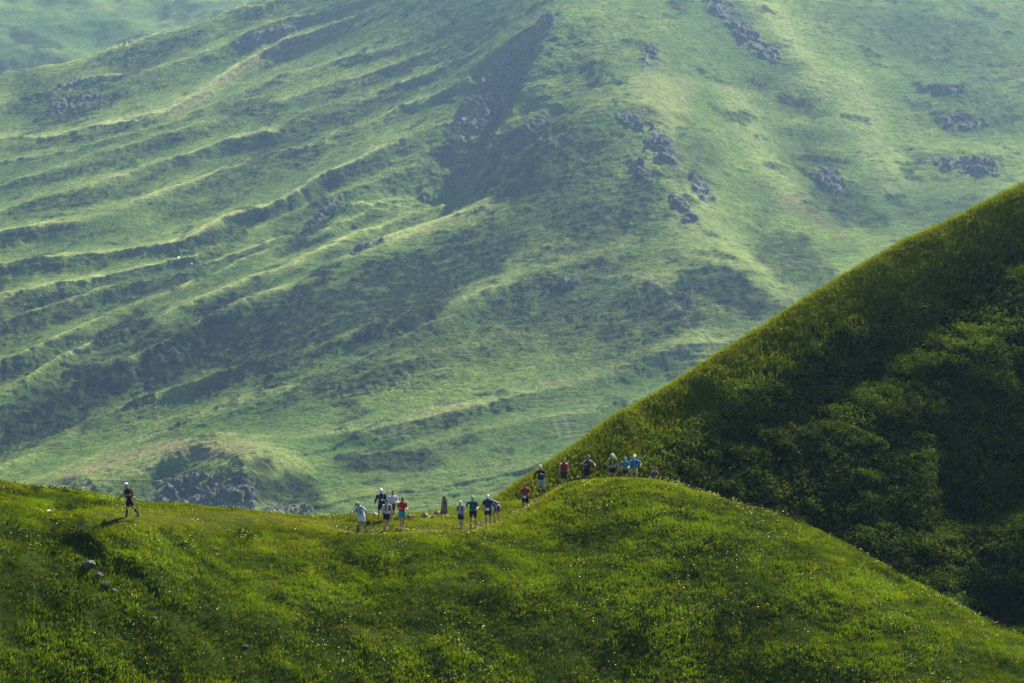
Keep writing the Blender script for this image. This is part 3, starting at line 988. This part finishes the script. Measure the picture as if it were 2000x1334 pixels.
def cloth(rgb, rough=0.85):
    key = (rgb, rough)
    if key not in _cm:
        m = Mat('cloth')
        c = m.coord()
        g = m.mix(m.ramp(m.noise(25, 3, 0.6, c), 0.35, 0.65), tuple(x * 0.8 for x in rgb), rgb)
        _cm[key] = m.surf(g, m.bump(m.noise(18, 3, 0.6, c), 0.4, 0.02), rough, spec=0.2)
    return _cm[key]


def skin_mat(rgb):
    if ('s', rgb) not in _cm:
        m = Mat('skin')
        c = m.coord()
        g = m.mix(m.noise(30, 2, 0.5, c), tuple(x * 0.88 for x in rgb), rgb)
        _cm[('s', rgb)] = m.surf(g, None, 0.55, spec=0.35)
    return _cm[('s', rgb)]


def rotx(a):
    c, s = math.cos(a), math.sin(a)
    return np.array([[1, 0, 0], [0, c, -s], [0, s, c]])


def roty(a):
    c, s = math.cos(a), math.sin(a)
    return np.array([[c, 0, s], [0, 1, 0], [-s, 0, c]])


def rotz(a):
    c, s = math.cos(a), math.sin(a)
    return np.array([[c, -s, 0], [s, c, 0], [0, 0, 1]])


RAD = math.radians
SKIN = (0.42, 0.25, 0.17)
TAN = (0.30, 0.17, 0.11)


def ground_z(x, y):
    return max(near_z(x, y), float(hill_height(np.array([float(x)]), np.array([float(y)]))[0]))


PEOPLE = {}


def person(u, Y, turn, h, label, lean=4, head=(8, 0), legs=((22, 20), (-18, 26)), arms=((10, 12, 30), (-10, 12, 40)),
           skin=SKIN, shirt=(0.3, 0.3, 0.3), sleeve=0.45, shorts=(0.02, 0.02, 0.03), short_len=0.5, cap=None, hair=(0.03, 0.02, 0.015), long_hair=False,
           vest=None, straps=None, bib=False, shoe=(0.10, 0.10, 0.12), socks=None, tights=None, belt=None, sink=0.0):
    x = P(u, 1000, Y)[0]
    k = h / 1.75
    rr = random.Random(int(u))
    sg = rr.choice((-1, 1))
    legs = tuple((a * (sg if legs == ((22, 20), (-18, 26)) else 1) + rr.uniform(-3, 3), b + rr.uniform(-2, 6)) for a, b in legs)
    arms = tuple((a + rr.uniform(-12, 14), b + rr.uniform(-3, 5), c + rr.uniform(-10, 18)) for a, b, c in arms)
    lean += rr.uniform(-2, 5)
    turn += rr.uniform(-16, 16)
    head = (head[0], head[1] + rr.uniform(-22, 22))
    root = bpy.data.objects.new('person', None)
    COL.objects.link(root)
    tag(root, label, 'person', 'trail runners crossing the grassy ridge')
    hipz = 0.93
    # legs
    J = {}
    for s, sd in ((0, 1), (1, -1)):          # 0 = right (+x), 1 = left
        a, b = RAD(legs[s][0]), RAD(legs[s][1])
        hip = v3(sd * 0.095, 0, 0)
        knee = hip + 0.44 * v3(sd * 0.03, math.sin(a), -math.cos(a))
        ank = knee + 0.42 * v3(0, math.sin(a - b), -math.cos(a - b))
        J[s] = [hip, knee, ank, a - b]
    low = min(J[0][2][2], J[1][2][2])
    pz = -low + 0.075
    for s in (0, 1):
        J[s][0] = J[s][0] + v3(0, 0, pz); J[s][1] = J[s][1] + v3(0, 0, pz); J[s][2] = J[s][2] + v3(0, 0, pz)
    pel = v3(0, 0, pz)
    L = rotx(-RAD(lean))
    bend = rotx(-RAD(lean * 0.6))

    def up(dx, dy, dz):
        return pel + L @ v3(dx, dy, dz)
    neck = up(0, 0.0, 0.53)
    hc = neck + (L @ rotx(-RAD(head[0])) @ v3(0, 0.02, 0.155))
    HR = L @ rotx(-RAD(head[0])) @ rotz(RAD(head[1]))
    A = {}
    for s, sd in ((0, 1), (1, -1)):
        f, ab, el = arms[s]
        sh = up(sd * 0.185, 0, 0.475)
        d = L @ (rotx(RAD(f)) @ roty(-sd * RAD(ab)) @ v3(0, 0, -1))
        elb = sh + 0.285 * d
        side = L @ v3(1, 0, 0)
        # forearm swings forward about the body's side axis and slightly inwards
        d2 = unit(math.cos(RAD(el)) * d + math.sin(RAD(el)) * unit(np.cross(side, d) * 1.0 + side * (-0.35 * sd)))
        wr = elb + 0.25 * d2
        A[s] = (sh, elb, wr, d2)
    S_ = Shape()
    S_.tube([up(0, 0, -0.06), up(0, 0, 0.05), up(0, 0.005, 0.17), up(0, 0.012, 0.30), up(0, 0.005, 0.42), up(0, -0.005, 0.49)],
            [(0.15, 0.105), (0.155, 0.11), (0.132, 0.095), (0.158, 0.108), (0.165, 0.10), (0.11, 0.07)], n=16)
    S_.tube([up(0, -0.005, 0.46), neck, hc - HR @ v3(0, 0.01, 0.06)], [0.062, 0.054, 0.052])
    S_.ball(hc, (0.074, 0.094, 0.112), HR, 16, 12)
    S_.ball(hc + HR @ v3(0, 0.035, -0.060), (0.052, 0.058, 0.052), HR)
    S_.tube([hc + HR @ v3(0, 0.090, 0.012), hc + HR @ v3(0, 0.112, -0.020)], [0.010, 0.015], n=8)
    S_.tube([hc + HR @ v3(-0.022, 0.090, -0.052), hc + HR @ v3(0.022, 0.090, -0.052)], [0.009, 0.009], n=8)
    S_.tube([hc + HR @ v3(-0.045, 0.083, 0.022), hc + HR @ v3(0.045, 0.083, 0.022)], [0.011, 0.011], n=8)
    for sd in (-1, 1):
        S_.ball(hc + HR @ v3(sd * 0.076, -0.005, -0.008), (0.010, 0.020, 0.032), HR, 8, 6)
    for s, sd in ((0, 1), (1, -1)):
        sh, elb, wr, d2 = A[s]
        S_.tube([up(sd * 0.12, 0, 0.455), sh, sh * .6 + elb * .4, elb, elb * .6 + wr * .4, wr], [0.060, 0.056, 0.049, 0.039, 0.040, 0.027])
        # hand: palm, four bent fingers of unequal length, thumb off the side
        pal = unit(L @ v3(-sd * 1.0, 0.15, 0))
        acr = unit(np.cross(d2, pal))
        c0 = wr + d2 * 0.045
        S_.tube([wr, c0, wr + d2 * 0.085], [(0.024, 0.018), (0.040, 0.016), (0.040, 0.014)], ref=tuple(acr), n=10)
        for i, ln in enumerate((0.068, 0.078, 0.073, 0.058)):
            b0 = wr + d2 * 0.080 + acr * (0.030 - 0.020 * i)
            b1 = b0 + unit(d2 + pal * 0.35) * ln * 0.5
            b2 = b1 + unit(d2 * 0.5 + pal * (0.9 + 0.1 * i)) * ln * 0.5
            S_.tube([b0, b1, b2], [0.0095, 0.0088, 0.0078], n=8)
        t0 = wr + d2 * 0.030 + acr * 0.032
        t1 = t0 + unit(d2 * 0.6 + acr * 0.8) * 0.035
        S_.tube([t0, t1, t1 + unit(d2 * 0.9 + pal * 0.6) * 0.03], [0.013, 0.011, 0.009], n=8)
        hip, kn, an, fa = J[s]
        S_.tube([hip + v3(0, 0, 0.03), hip * .6 + kn * .4, kn, kn * .65 + an * .35 + v3(0, -0.014, 0), an], [0.088, 0.075, 0.052, 0.053, 0.034])
        fo = v3(0, math.cos(fa * 0.4), math.sin(fa * 0.5))
        S_.tube([an, an + fo * 0.07 + v3(0, 0, -0.035)], [0.036, 0.034])
    S_.obj('body', skin_mat(skin), root, voxel=0.0095)
    # shirt
    T = Shape()
    T.tube([up(0, 0, 0.00), up(0, 0, 0.07), up(0, 0.005, 0.18), up(0, 0.012, 0.30), up(0, 0.005, 0.42), up(0, -0.005, 0.485)],
           [(0.180, 0.135), (0.176, 0.132), (0.158, 0.122), (0.178, 0.128), (0.185, 0.120), (0.125, 0.085)], n=18)
    for s, sd in ((0, 1), (1, -1)):
        sh, elb, wr, d2 = A[s]
        if sleeve > 0:
            if sleeve <= 1:
                e = sh + (elb - sh) * max(sleeve * 1.5, 0.3) if sleeve < 0.66 else elb
                T.tube([up(sd * 0.11, 0, 0.45), sh, e], [0.078, 0.074, 0.066])
            else:
                T.tube([up(sd * 0.11, 0, 0.45), sh, elb, elb * .1 + wr * .9], [0.078, 0.070, 0.052, 0.038])
    T.obj('shirt', cloth(shirt), root, voxel=0.013)
    # shorts
    H = Shape()
    H.tube([up(0, 0, 0.055), pel, pel + v3(0, 0, -0.07)], [(0.168, 0.128), (0.176, 0.136), (0.160, 0.125)], n=18)
    for s in (0, 1):
        hip, kn, an, fa = J[s]
        H.tube([hip, hip * (1 - short_len) + kn * short_len], [0.104, 0.098], n=14)
    H.obj('shorts', cloth(shorts), root, voxel=0.013)
    for s in (0, 1):
        hip, kn, an, fa = J[s]
        fo = v3(0, math.cos(fa * 0.4), math.sin(fa * 0.5))
        fo = unit(fo)
        R = np.stack([v3(1, 0, 0), fo, np.cross(v3(1, 0, 0), fo)], 1)
        q = Shape()
        q.ball(an + fo * 0.065 + v3(0, 0, -0.040), (0.050, 0.145, 0.046), R, 14, 8)
        q.tube([an + v3(0, 0, -0.03), an + v3(0, 0, 0.005)], [0.050, 0.046])
        q.obj('shoe', cloth(shoe), root, voxel=0.012)
        if socks or tights:
            t = Shape()
            if tights:
                t.tube([hip * .5 + kn * .5, kn, kn * .65 + an * .35 + v3(0, -0.014, 0), an], [0.080, 0.060, 0.060, 0.044])
                t.obj('legging', cloth(tights), root)
            else:
                t.tube([kn * .8 + an * .2 + v3(0, -0.010, 0), kn * .65 + an * .35 + v3(0, -0.014, 0), an], [0.060, 0.060, 0.043])
                t.obj('sock', cloth(socks), root)
    # hair and cap
    hh = Shape()
    hh.ball(hc + HR @ v3(0, -0.022, 0.018), (0.083, 0.094, 0.108), HR, 16, 10)
    if long_hair:
        hh.tube([hc + HR @ v3(0, -0.09, 0.0), hc + HR @ v3(0, -0.125, -0.08), hc + HR @ v3(0, -0.11, -0.18)], [0.035, 0.03, 0.018])
    hh.obj('hair', cloth(hair, 0.6), root)
    for sd in (-1, 1):
        e = Shape()
        e.ball(hc + HR @ v3(sd * 0.030, 0.084, 0.004), (0.011, 0.008, 0.008), HR, 8, 6)
        e.obj('eye', cloth((0.03, 0.025, 0.02), 0.3), root)
    if cap:
        c = Shape()
        c.ball(hc + HR @ v3(0, -0.006, 0.048), (0.094, 0.108, 0.088), HR, 18, 10)
        c.ball(hc + HR @ v3(0, 0.120, 0.050), (0.070, 0.075, 0.010), HR @ rotx(RAD(-12)), 14, 6)
        c.obj('cap', cloth(cap), root, voxel=0.01)
    if straps or vest:
        q = Shape()
        for sd in (-1, 1):
            q.tube([up(sd * 0.10, 0.10, 0.16), up(sd * 0.105, 0.142, 0.30), up(sd * 0.10, 0.115, 0.43), up(sd * 0.095, 0.0, 0.525), up(sd * 0.095, -0.10, 0.46)],
                   [(0.034, 0.012)] * 5, n=10)
        q.obj('chest_strap', cloth(straps or vest), root)
    if vest:
        q = Shape()
        q.ball(up(0, -0.165, 0.30), (0.135, 0.075, 0.20), L, 16, 10)
        q.ball(up(0, -0.170, 0.16), (0.125, 0.065, 0.09), L, 16, 8)
        q.obj('backpack', cloth(vest), root, voxel=0.014)
    if belt:
        q = Shape()
        q.tube([up(0, 0, 0.035), up(0, 0, 0.10)], [(0.190, 0.146), (0.186, 0.142)], n=20, caps=False)
        q.obj('waist_belt', cloth(belt), root)
    if bib:
        q = Shape()
        b0 = up(0.02, 0.155, 0.02)
        q.box(b0, (0.105, 0.006, 0.075), L)
        q.obj('race_bib', cloth((0.72, 0.73, 0.75)), root, bevel=0.004)
    root.location = (x, Y, ground_z(x, Y) - sink)
    root.scale = (k, k, k)
    root.rotation_euler = (0, 0, RAD(turn))
    M = Matrix.Translation(root.location) @ Matrix.Rotation(RAD(turn), 4, 'Z') @ Matrix.Scale(k, 4)
    return root, {s: (M @ Vector(A[s][2] + A[s][3] * 0.075)) for s in (0, 1)}


def pole(p, foot, label):
    """walking pole: shaft, grip and basket, held at p and set down at foot"""
    p, foot = v3(*p), v3(*foot)
    d = unit(foot - p)
    root = bpy.data.objects.new('trekking_pole', None)
    COL.objects.link(root)
    root.location = tuple(foot)
    tag(root, label, 'trekking pole', 'trekking poles held by the runners')
    q = p - d * 0.07 - foot
    s = Shape().tube([q + d * 0.12, v3(0, 0, 0)], [0.009, 0.006], n=8)
    s.obj('shaft', cloth((0.05, 0.05, 0.055), 0.4), root)
    s = Shape().tube([q - d * 0.02, q + d * 0.14], [0.017, 0.014], n=10)
    s.obj('grip', cloth((0.02, 0.02, 0.02)), root)
    s = Shape().tube([-d * 0.07, -d * 0.06], [0.035, 0.035], n=12)
    s.obj('basket', cloth((0.03, 0.03, 0.03)), root)


def on_ground(x, y, dz=0.0):
    return (x, y, ground_z(x, y) + dz)


WHITE = (0.74, 0.75, 0.76)
BLK = (0.012, 0.012, 0.016)
NAVY = (0.012, 0.018, 0.06)


def build_people():
    r, h = person(252, 135, 118, 1.76, 'runner in white cap walking alone on the left mound', lean=8, head=(12, 0), legs=((6, 4), (-22, 14)), arms=((42, 8, 30), (-12, 16, 95)),
                  shirt=(0.07, 0.010, 0.014), sleeve=0.3, shorts=BLK, short_len=0.6, cap=(0.8, 0.8, 0.76), vest=(0.02, 0.02, 0.025), bib=True, tights=None, socks=(0.03, 0.03, 0.03), skin=TAN)
    pole(h[0], on_ground(h[0][0] - 0.30, h[0][1] - 0.15), 'dark pole held in front of the lone runner on the left mound')
    r, h = person(707, 143, 150, 1.76, 'stooping runner in pale blue shirt and white shorts looking down', lean=17, head=(30, 0), legs=((24, 22), (-6, 16)), arms=((38, 14, 50), (-20, 24, 40)),
                  shirt=(0.42, 0.52, 0.62), shorts=(0.62, 0.66, 0.72), cap=(0.30, 0.34, 0.26), straps=(0.03, 0.04, 0.08), skin=TAN, socks=(0.05, 0.05, 0.05))
    pole(h[0], on_ground(h[0][0] - 0.15, h[0][1] - 0.10), 'thin dark pole planted in front of the stooping runner')
    pole(h[1], on_ground(h[1][0] + 0.62, h[1][1] + 0.35), 'dark pole trailing behind the stooping runner')
    person(746, 145.9, 170, 1.82, 'tall runner in white cap and navy top, hindmost of the close trio', lean=3, head=(20, 10), arms=((10, 20, 50), (14, 10, 70)),
           shirt=(0.02, 0.025, 0.06), sleeve=1.3, shorts=BLK, cap=(0.78, 0.78, 0.84), straps=(0.1, 0.1, 0.14))
    person(755, 144.2, 188, 1.66, 'runner in grey top and black shorts, frontmost of the close trio', lean=8, head=(28, 0), legs=((18, 14), (-12, 14)), arms=((8, 10, 30), (2, 12, 20)),
           shirt=(0.40, 0.40, 0.40), sleeve=0.45, shorts=(0.025, 0.012, 0.03), short_len=0.6, hair=(0.02, 0.016, 0.014), long_hair=True, vest=(0.04, 0.04, 0.06), straps=(0.02, 0.02, 0.05), skin=SKIN)
    person(766, 146.2, 200, 1.70, 'runner in white long sleeves half hidden behind the trio', lean=6, head=(14, 0), arms=((14, 14, 50), (10, 18, 60)),
           shirt=(0.56, 0.56, 0.66), sleeve=1.3, shorts=(0.05, 0.04, 0.04), hair=(0.03, 0.02, 0.02), belt=(0.03, 0.03, 0.05))
    r, h = person(785, 144.7, 196, 1.66, 'dark haired runner in red shirt and bright turquoise shorts', lean=8, head=(26, 0), legs=((10, 6), (-6, 8)), arms=((12, 14, 80), (8, 16, 75)),
                  shirt=(0.34, 0.025, 0.030), sleeve=0.45, shorts=(0.01, 0.24, 0.36), short_len=0.55, skin=TAN)
    pole(h[1], on_ground(h[1][0] + 0.34, h[1][1] + 0.1), 'pole slanting down beside the runner in turquoise shorts')
    person(900, 146.2, 178, 1.56, 'short runner in pale cap and grey shirt with navy vest', lean=6, head=(14, 0), arms=((4, 16, 20), (6, 18, 50)),
           shirt=(0.30, 0.36, 0.42), sleeve=0.45, shorts=(0.015, 0.015, 0.05), short_len=0.6, cap=(0.58, 0.60, 0.50), vest=(0.015, 0.02, 0.04), straps=(0.012, 0.015, 0.03), belt=(0.2, 0.24, 0.34))
    r, h = person(924, 147.0, 175, 1.74, 'runner in green and teal shirt reaching one arm out to the side', lean=6, head=(12, 0), legs=((14, 10), (-14, 12)), arms=((2, 42, 8), (10, 20, 70)),
                  shirt=(0.01, 0.14, 0.16), sleeve=0.45, shorts=(0.03, 0.01, 0.015), short_len=0.6, cap=(0.28, 0.34, 0.24), vest=(0.01, 0.03, 0.03), straps=(0.01, 0.035, 0.02), belt=(0.01, 0.16, 0.30))
    pole(h[1], on_ground(h[1][0] + 0.26, h[1][1] - 0.05), 'pale pole slanting down beside the runner in teal')
    person(953, 147.4, 172, 1.70, 'runner in white cap and dark blue shirt with white race bib', lean=10, head=(20, 10), legs=((16, 12), (-10, 14)), arms=((10, 14, 20), (4, 12, 30)),
           shirt=(0.02, 0.025, 0.12), sleeve=0.45, shorts=(0.03, 0.02, 0.05), short_len=0.6, cap=(0.74, 0.75, 0.74), vest=(0.03, 0.04, 0.06), bib=True)
    person(972, 148.0, 120, 1.62, 'runner with blue and white rucksack bending down behind the blue shirted one', lean=66, head=(10, 0), legs=((22, 30), (4, 24)), arms=((30, 8, 20), (20, 8, 30)),
           shirt=(0.03, 0.05, 0.16), shorts=(0.04, 0.05, 0.13), hair=(0.05, 0.04, 0.03), vest=(0.16, 0.20, 0.32))
    person(1026, 152.2, 176, 1.66, 'runner in orange red top with white bib lower on the path', lean=6, head=(18, 0), legs=((10, 8), (-6, 10)), arms=((4, 16, 20), (-4, 14, 20)),
           shirt=(0.42, 0.06, 0.03), sleeve=0.45, shorts=(0.015, 0.025, 0.05), short_len=0.6, straps=(0.03, 0.02, 0.05), vest=(0.02, 0.015, 0.03), bib=True, hair=(0.03, 0.03, 0.03), skin=TAN)
    r, h = person(1057, 151.0, 172, 1.76, 'runner in dark green top and pale green shorts on the step below the knoll', lean=4, head=(14, 0), legs=((8, 6), (-6, 10)), arms=((2, 34, 20), (18, 20, 70)),
                  shirt=(0.025, 0.035, 0.03), sleeve=1.3, shorts=(0.26, 0.38, 0.28), short_len=0.72, cap=(0.46, 0.56, 0.46), vest=(0.015, 0.02, 0.02), belt=(0.01, 0.015, 0.08), socks=(0.02, 0.025, 0.02))
    pole(h[1], on_ground(h[1][0] + 0.05, h[1][1] - 0.1), 'pale pole held upright by the runner in pale green shorts')
    person(1101, 152.4, 205, 1.74, 'dark haired runner in sleeveless crimson top striding down the knoll', lean=4, head=(8, -20), legs=((4, 4), (-16, 34)), arms=((6, 14, 20), (-6, 14, 24)),
           shirt=(0.22, 0.012, 0.035), sleeve=0.0, shorts=(0.010, 0.020, 0.028), short_len=0.6, belt=(0.28, 0.02, 0.04), hair=(0.03, 0.022, 0.018), skin=SKIN)
    person(1147, 152.4, 200, 1.74, 'dark clad runner with both elbows out against the shaded slope', lean=6, head=(10, 0), legs=((8, 6), (-10, 8)), arms=((10, 58, 75), (-6, 54, 60)),
           shirt=(0.05, 0.014, 0.022), sleeve=0.0, shorts=(0.014, 0.014, 0.03), short_len=0.6, hair=(0.02, 0.02, 0.02), vest=(0.03, 0.04, 0.05), skin=TAN)
    person(1196, 152.0, 165, 1.76, 'runner in white cap and olive yellow top with black vest', lean=12, head=(26, 20), legs=((14, 12), (-8, 14)), arms=((16, 12, 40), (-6, 16, 14)),
           shirt=(0.24, 0.26, 0.04), sleeve=0.45, shorts=(0.02, 0.02, 0.035), short_len=0.5, cap=(0.72, 0.72, 0.82), vest=(0.05, 0.09, 0.14), straps=(0.010, 0.012, 0.012), belt=(0.30, 0.36, 0.46))
    person(1221, 151.6, 172, 1.44, 'small runner in blue cap and teal shirt beside the white capped one', lean=4, head=(12, 0), arms=((6, 14, 30), (12, 16, 60)),
           shirt=(0.02, 0.20, 0.26), sleeve=0.45, shorts=(0.012, 0.03, 0.05), cap=(0.10, 0.22, 0.50), belt=(0.30, 0.24, 0.16))
    person(1238, 152.4, 178, 1.74, 'runner in white cap, blue shirt and yellow shorts with hand on hip', lean=4, head=(8, 0), arms=((6, 16, 30), (-14, 52, 80)),
           shirt=(0.07, 0.20, 0.48), sleeve=0.45, shorts=(0.50, 0.42, 0.02), short_len=0.3, cap=(0.80, 0.80, 0.72), straps=(0.02, 0.05, 0.2), vest=(0.14, 0.05, 0.05), tights=None, socks=None)
    person(1270, 153.6, 240, 1.62, 'grey topped runner at the right end dropping behind the crest', lean=34, head=(6, 0), legs=((30, 30), (-6, 20)), arms=((30, 14, 40), (10, 16, 40)),
           shirt=(0.16, 0.15, 0.15), sleeve=0.45, shorts=BLK, hair=(0.06, 0.04, 0.03), vest=(0.03, 0.03, 0.035))


# ------------------------------------------------------------------ stones
def stone_mat(name, a, b, lichen=(0.14, 0.13, 0.07)):
    m = Mat(name)
    c = m.coord()
    g = m.mix(m.ramp(m.noise(5, 6, 0.7, c), 0.35, 0.65), a, b)
    g = m.mix(m.ramp(m.noise(11, 4, 0.6, c), 0.58, 0.68), g, lichen)
    return m.surf(g, m.bump(m.noise(14, 6, 0.7, c), 0.8, 0.04), 0.9, spec=0.25)


def rock_mesh(size, seed, flat=0.6, sharp=0.35):
    import bmesh
    r = random.Random(seed)
    bm = bmesh.new()
    bmesh.ops.create_icosphere(bm, subdivisions=4, radius=1)
    planes = []
    for _ in range(11):
        d = Vector((r.gauss(0, 1), r.gauss(0, 1), r.gauss(0, 1))).normalized()
        planes.append((d, r.uniform(0.45, 0.8)))
    for vv in bm.verts:
        c = vv.co.copy()
        for d, k in planes:
            t = c.dot(d)
            if t > k:
                c -= d * (t - k)
        n = float(perlin(np.array([c.x * 2.2 + seed]), np.array([c.y * 2.2 + c.z * 1.7]))[0])
        c *= 1 + 0.05 * n
        vv.co = Vector((c.x * size[0], c.y * size[1], c.z * size[2]))
    me = bpy.data.meshes.new('rock')
    bm.to_mesh(me)
    bm.free()
    return me


def rock(u, Y, size, seed, mat, label, group, name='rock', sink=0.3, surf=None, turn=0):
    x = P(u, 1000, Y)[0]
    z = ground_z(x, Y) if surf is None else surf
    me = rock_mesh(size, seed)
    me.materials.append(mat)
    o = bpy.data.objects.new(name, me)
    COL.objects.link(o)
    o.location = (x, Y, z + size[2] * (1 - sink) - 0.0)
    o.rotation_euler = (0.1, 0.15, turn or seed)
    tag(o, label, 'rock', group)
    return o


def build_stones():
    sm = stone_mat('grey_stone', (0.13, 0.115, 0.105), (0.30, 0.27, 0.24))
    # the standing stone in the saddle
    x = P(868, 1000, 152)[0]
    s = Shape()
    hs = [(0.0, 0.205, 0.17), (0.2, 0.195, 0.165), (0.45, 0.165, 0.15), (0.7, 0.145, 0.13), (0.92, 0.125, 0.11), (1.06, 0.10, 0.09), (1.14, 0.05, 0.05)]
    r = random.Random(3)
    ring = []
    for z, a, b in hs:
        cur = []
        for k in range(16):
            t = 2 * math.pi * k / 16 + math.pi / 16
            q = 1 / max(abs(math.cos(t)), abs(math.sin(t))) ** 0.85
            cur.append(len(s.v))
            s.v.append(v3(a * q * math.cos(t) * r.uniform(0.94, 1.05) + z * 0.02, b * q * math.sin(t) * r.uniform(0.94, 1.05), z - 0.12 + r.uniform(-0.015, 0.015) * (z > 0)))
        ring.append(cur)
    for a, b in zip(ring[:-1], ring[1:]):
        for k in range(16):
            s.f.append((a[k], a[(k + 1) % 16], b[(k + 1) % 16], b[k]))
    s.f.append(tuple(ring[-1]))
    s.f.append(tuple(ring[0][::-1]))
    o = s.obj('standing_stone', stone_mat('waymark_stone', (0.12, 0.09, 0.075), (0.25, 0.20, 0.165), (0.16, 0.07, 0.045)), bevel=0.012, smooth=False)
    o.location = (x, 152, ground_z(x, 152))
    o.rotation_euler = (0, RAD(-1.5), RAD(20))
    tag(o, 'upright tapering grey waymark stone on the saddle left of the middle group', 'standing stone')
    G = 'loose rocks round the waymark stone'
    for i, (u, Y, sz, lab) in enumerate([
        (736, 149.5, (0.30, 0.24, 0.16), 'dark grey rock left of the close trio, half in grass'),
        (768, 150.5, (0.24, 0.2, 0.17), 'small pale rock showing right behind the close trio'),
        (802, 151.5, (0.26, 0.2, 0.18), 'reddish rock right beside the turquoise shorts'),
        (818, 150.2, (0.26, 0.22, 0.15), 'low brown rock on the left end of the rubble heap'),
        (829, 150.6, (0.34, 0.28, 0.22), 'biggest brown rock of the rubble heap'),
        (842, 151.0, (0.24, 0.2, 0.14), 'flat brown rock on the right end of the rubble heap'),
        (856, 152.6, (0.20, 0.18, 0.14), 'pale rock at the left foot of the waymark stone'),
        (874, 150.9, (0.20, 0.16, 0.11), 'slanting pale slab in front of the waymark stone'),
        (884, 151.6, (0.15, 0.14, 0.10), 'small brown rock right of the waymark stone')]):
        mt = sm if i not in (2, 4) else bpy.data.materials.get('brown_stone') or stone_mat('brown_stone', (0.12, 0.08, 0.065), (0.28, 0.20, 0.16))
        rock(u, Y, sz, 20 + i, mt, lab, G)
    G = 'rocks in the broken bank of the left mound'
    dk = stone_mat('dark_stone', (0.03, 0.029, 0.03), (0.10, 0.095, 0.09))
    for i, (u, Y, sz, lab, t) in enumerate([
        (172, 130.9, (0.42, 0.3, 0.26), 'largest dark rock in the broken bank of the left mound', 0.3),
        (190, 130.6, (0.34, 0.26, 0.20), 'angular dark rock at the middle of the broken bank', -0.5),
        (207, 130.3, (0.26, 0.22, 0.17), 'dark rock at the right end of the broken bank', 1.0),
        (224, 130.2, (0.20, 0.16, 0.10), 'pale flat rock below the right end of the bank', 0.2),
        (157, 133.2, (0.16, 0.14, 0.15), 'lone small grey rock above the broken bank', 0.7),
        (300, 129.3, (0.18, 0.15, 0.12), 'small dark rock at the edge of the dark hollow', 0.1),
        (478, 129.6, (0.2, 0.14, 0.1), 'small grey rock in the grass right of the dark hollow', 0.9)]):
        rock(u, Y, sz, 50 + i, dk, lab, G, turn=t, sink=0.8)
    wm = stone_mat('white_stone', (0.5, 0.5, 0.48), (0.74, 0.74, 0.70), (0.6, 0.6, 0.55))
    rock(96, 134.8, (0.14, 0.12, 0.12), 70, wm, 'white stone on the crest of the left mound', 'pale stones', sink=0.1)
    for i, (u, v, sz, lab) in enumerate([(348, 496, 1.5, 'tiny white boulder far away on the left flank of the mountain'), (374, 509, 0.9, 'smaller white boulder just below the far one on the mountain flank'),
                                         (216, 688, 1.0, 'small pale boulder on the dark lower flank of the mountain')]):
        xx, yy = hit(base, u, v, 2.0)
        zz = float(mountain_height(np.array([[xx]]), np.array([[yy]]))[0][0, 0])
        o = rock(u, yy, (sz, sz, sz * 0.8), 80 + i, wm, lab, 'pale stones', name='boulder', surf=zz, sink=-0.1)
        o.location.x = xx


build_people()
build_stones()

# ------------------------------------------------------------------ air between the ridges
def build_haze():
    x0, x1, y0, y1, z0, z1 = -1500, 1500, -60, 4500, -420, 520
    vs = [(x, y, z) for z in (z0, z1) for y in (y0, y1) for x in (x0, x1)]
    fs = [(0, 2, 3, 1), (4, 5, 7, 6), (0, 1, 5, 4), (2, 6, 7, 3), (0, 4, 6, 2), (1, 3, 7, 5)]
    m = Mat('haze_air')
    pv = m.n('VolumePrincipled')
    pv.inputs['Color'].default_value = (0.40, 0.66, 1.0, 1)
    pv.inputs['Density'].default_value = 0.000052
    pv.inputs['Anisotropy'].default_value = 0.6
    m.l(pv.outputs[0], m.out.inputs['Volume'])
    o = mesh_np('haze', np.array(vs, float), np.array(fs), m.m, smooth=False)
    tag(o, kind='stuff')


build_haze()
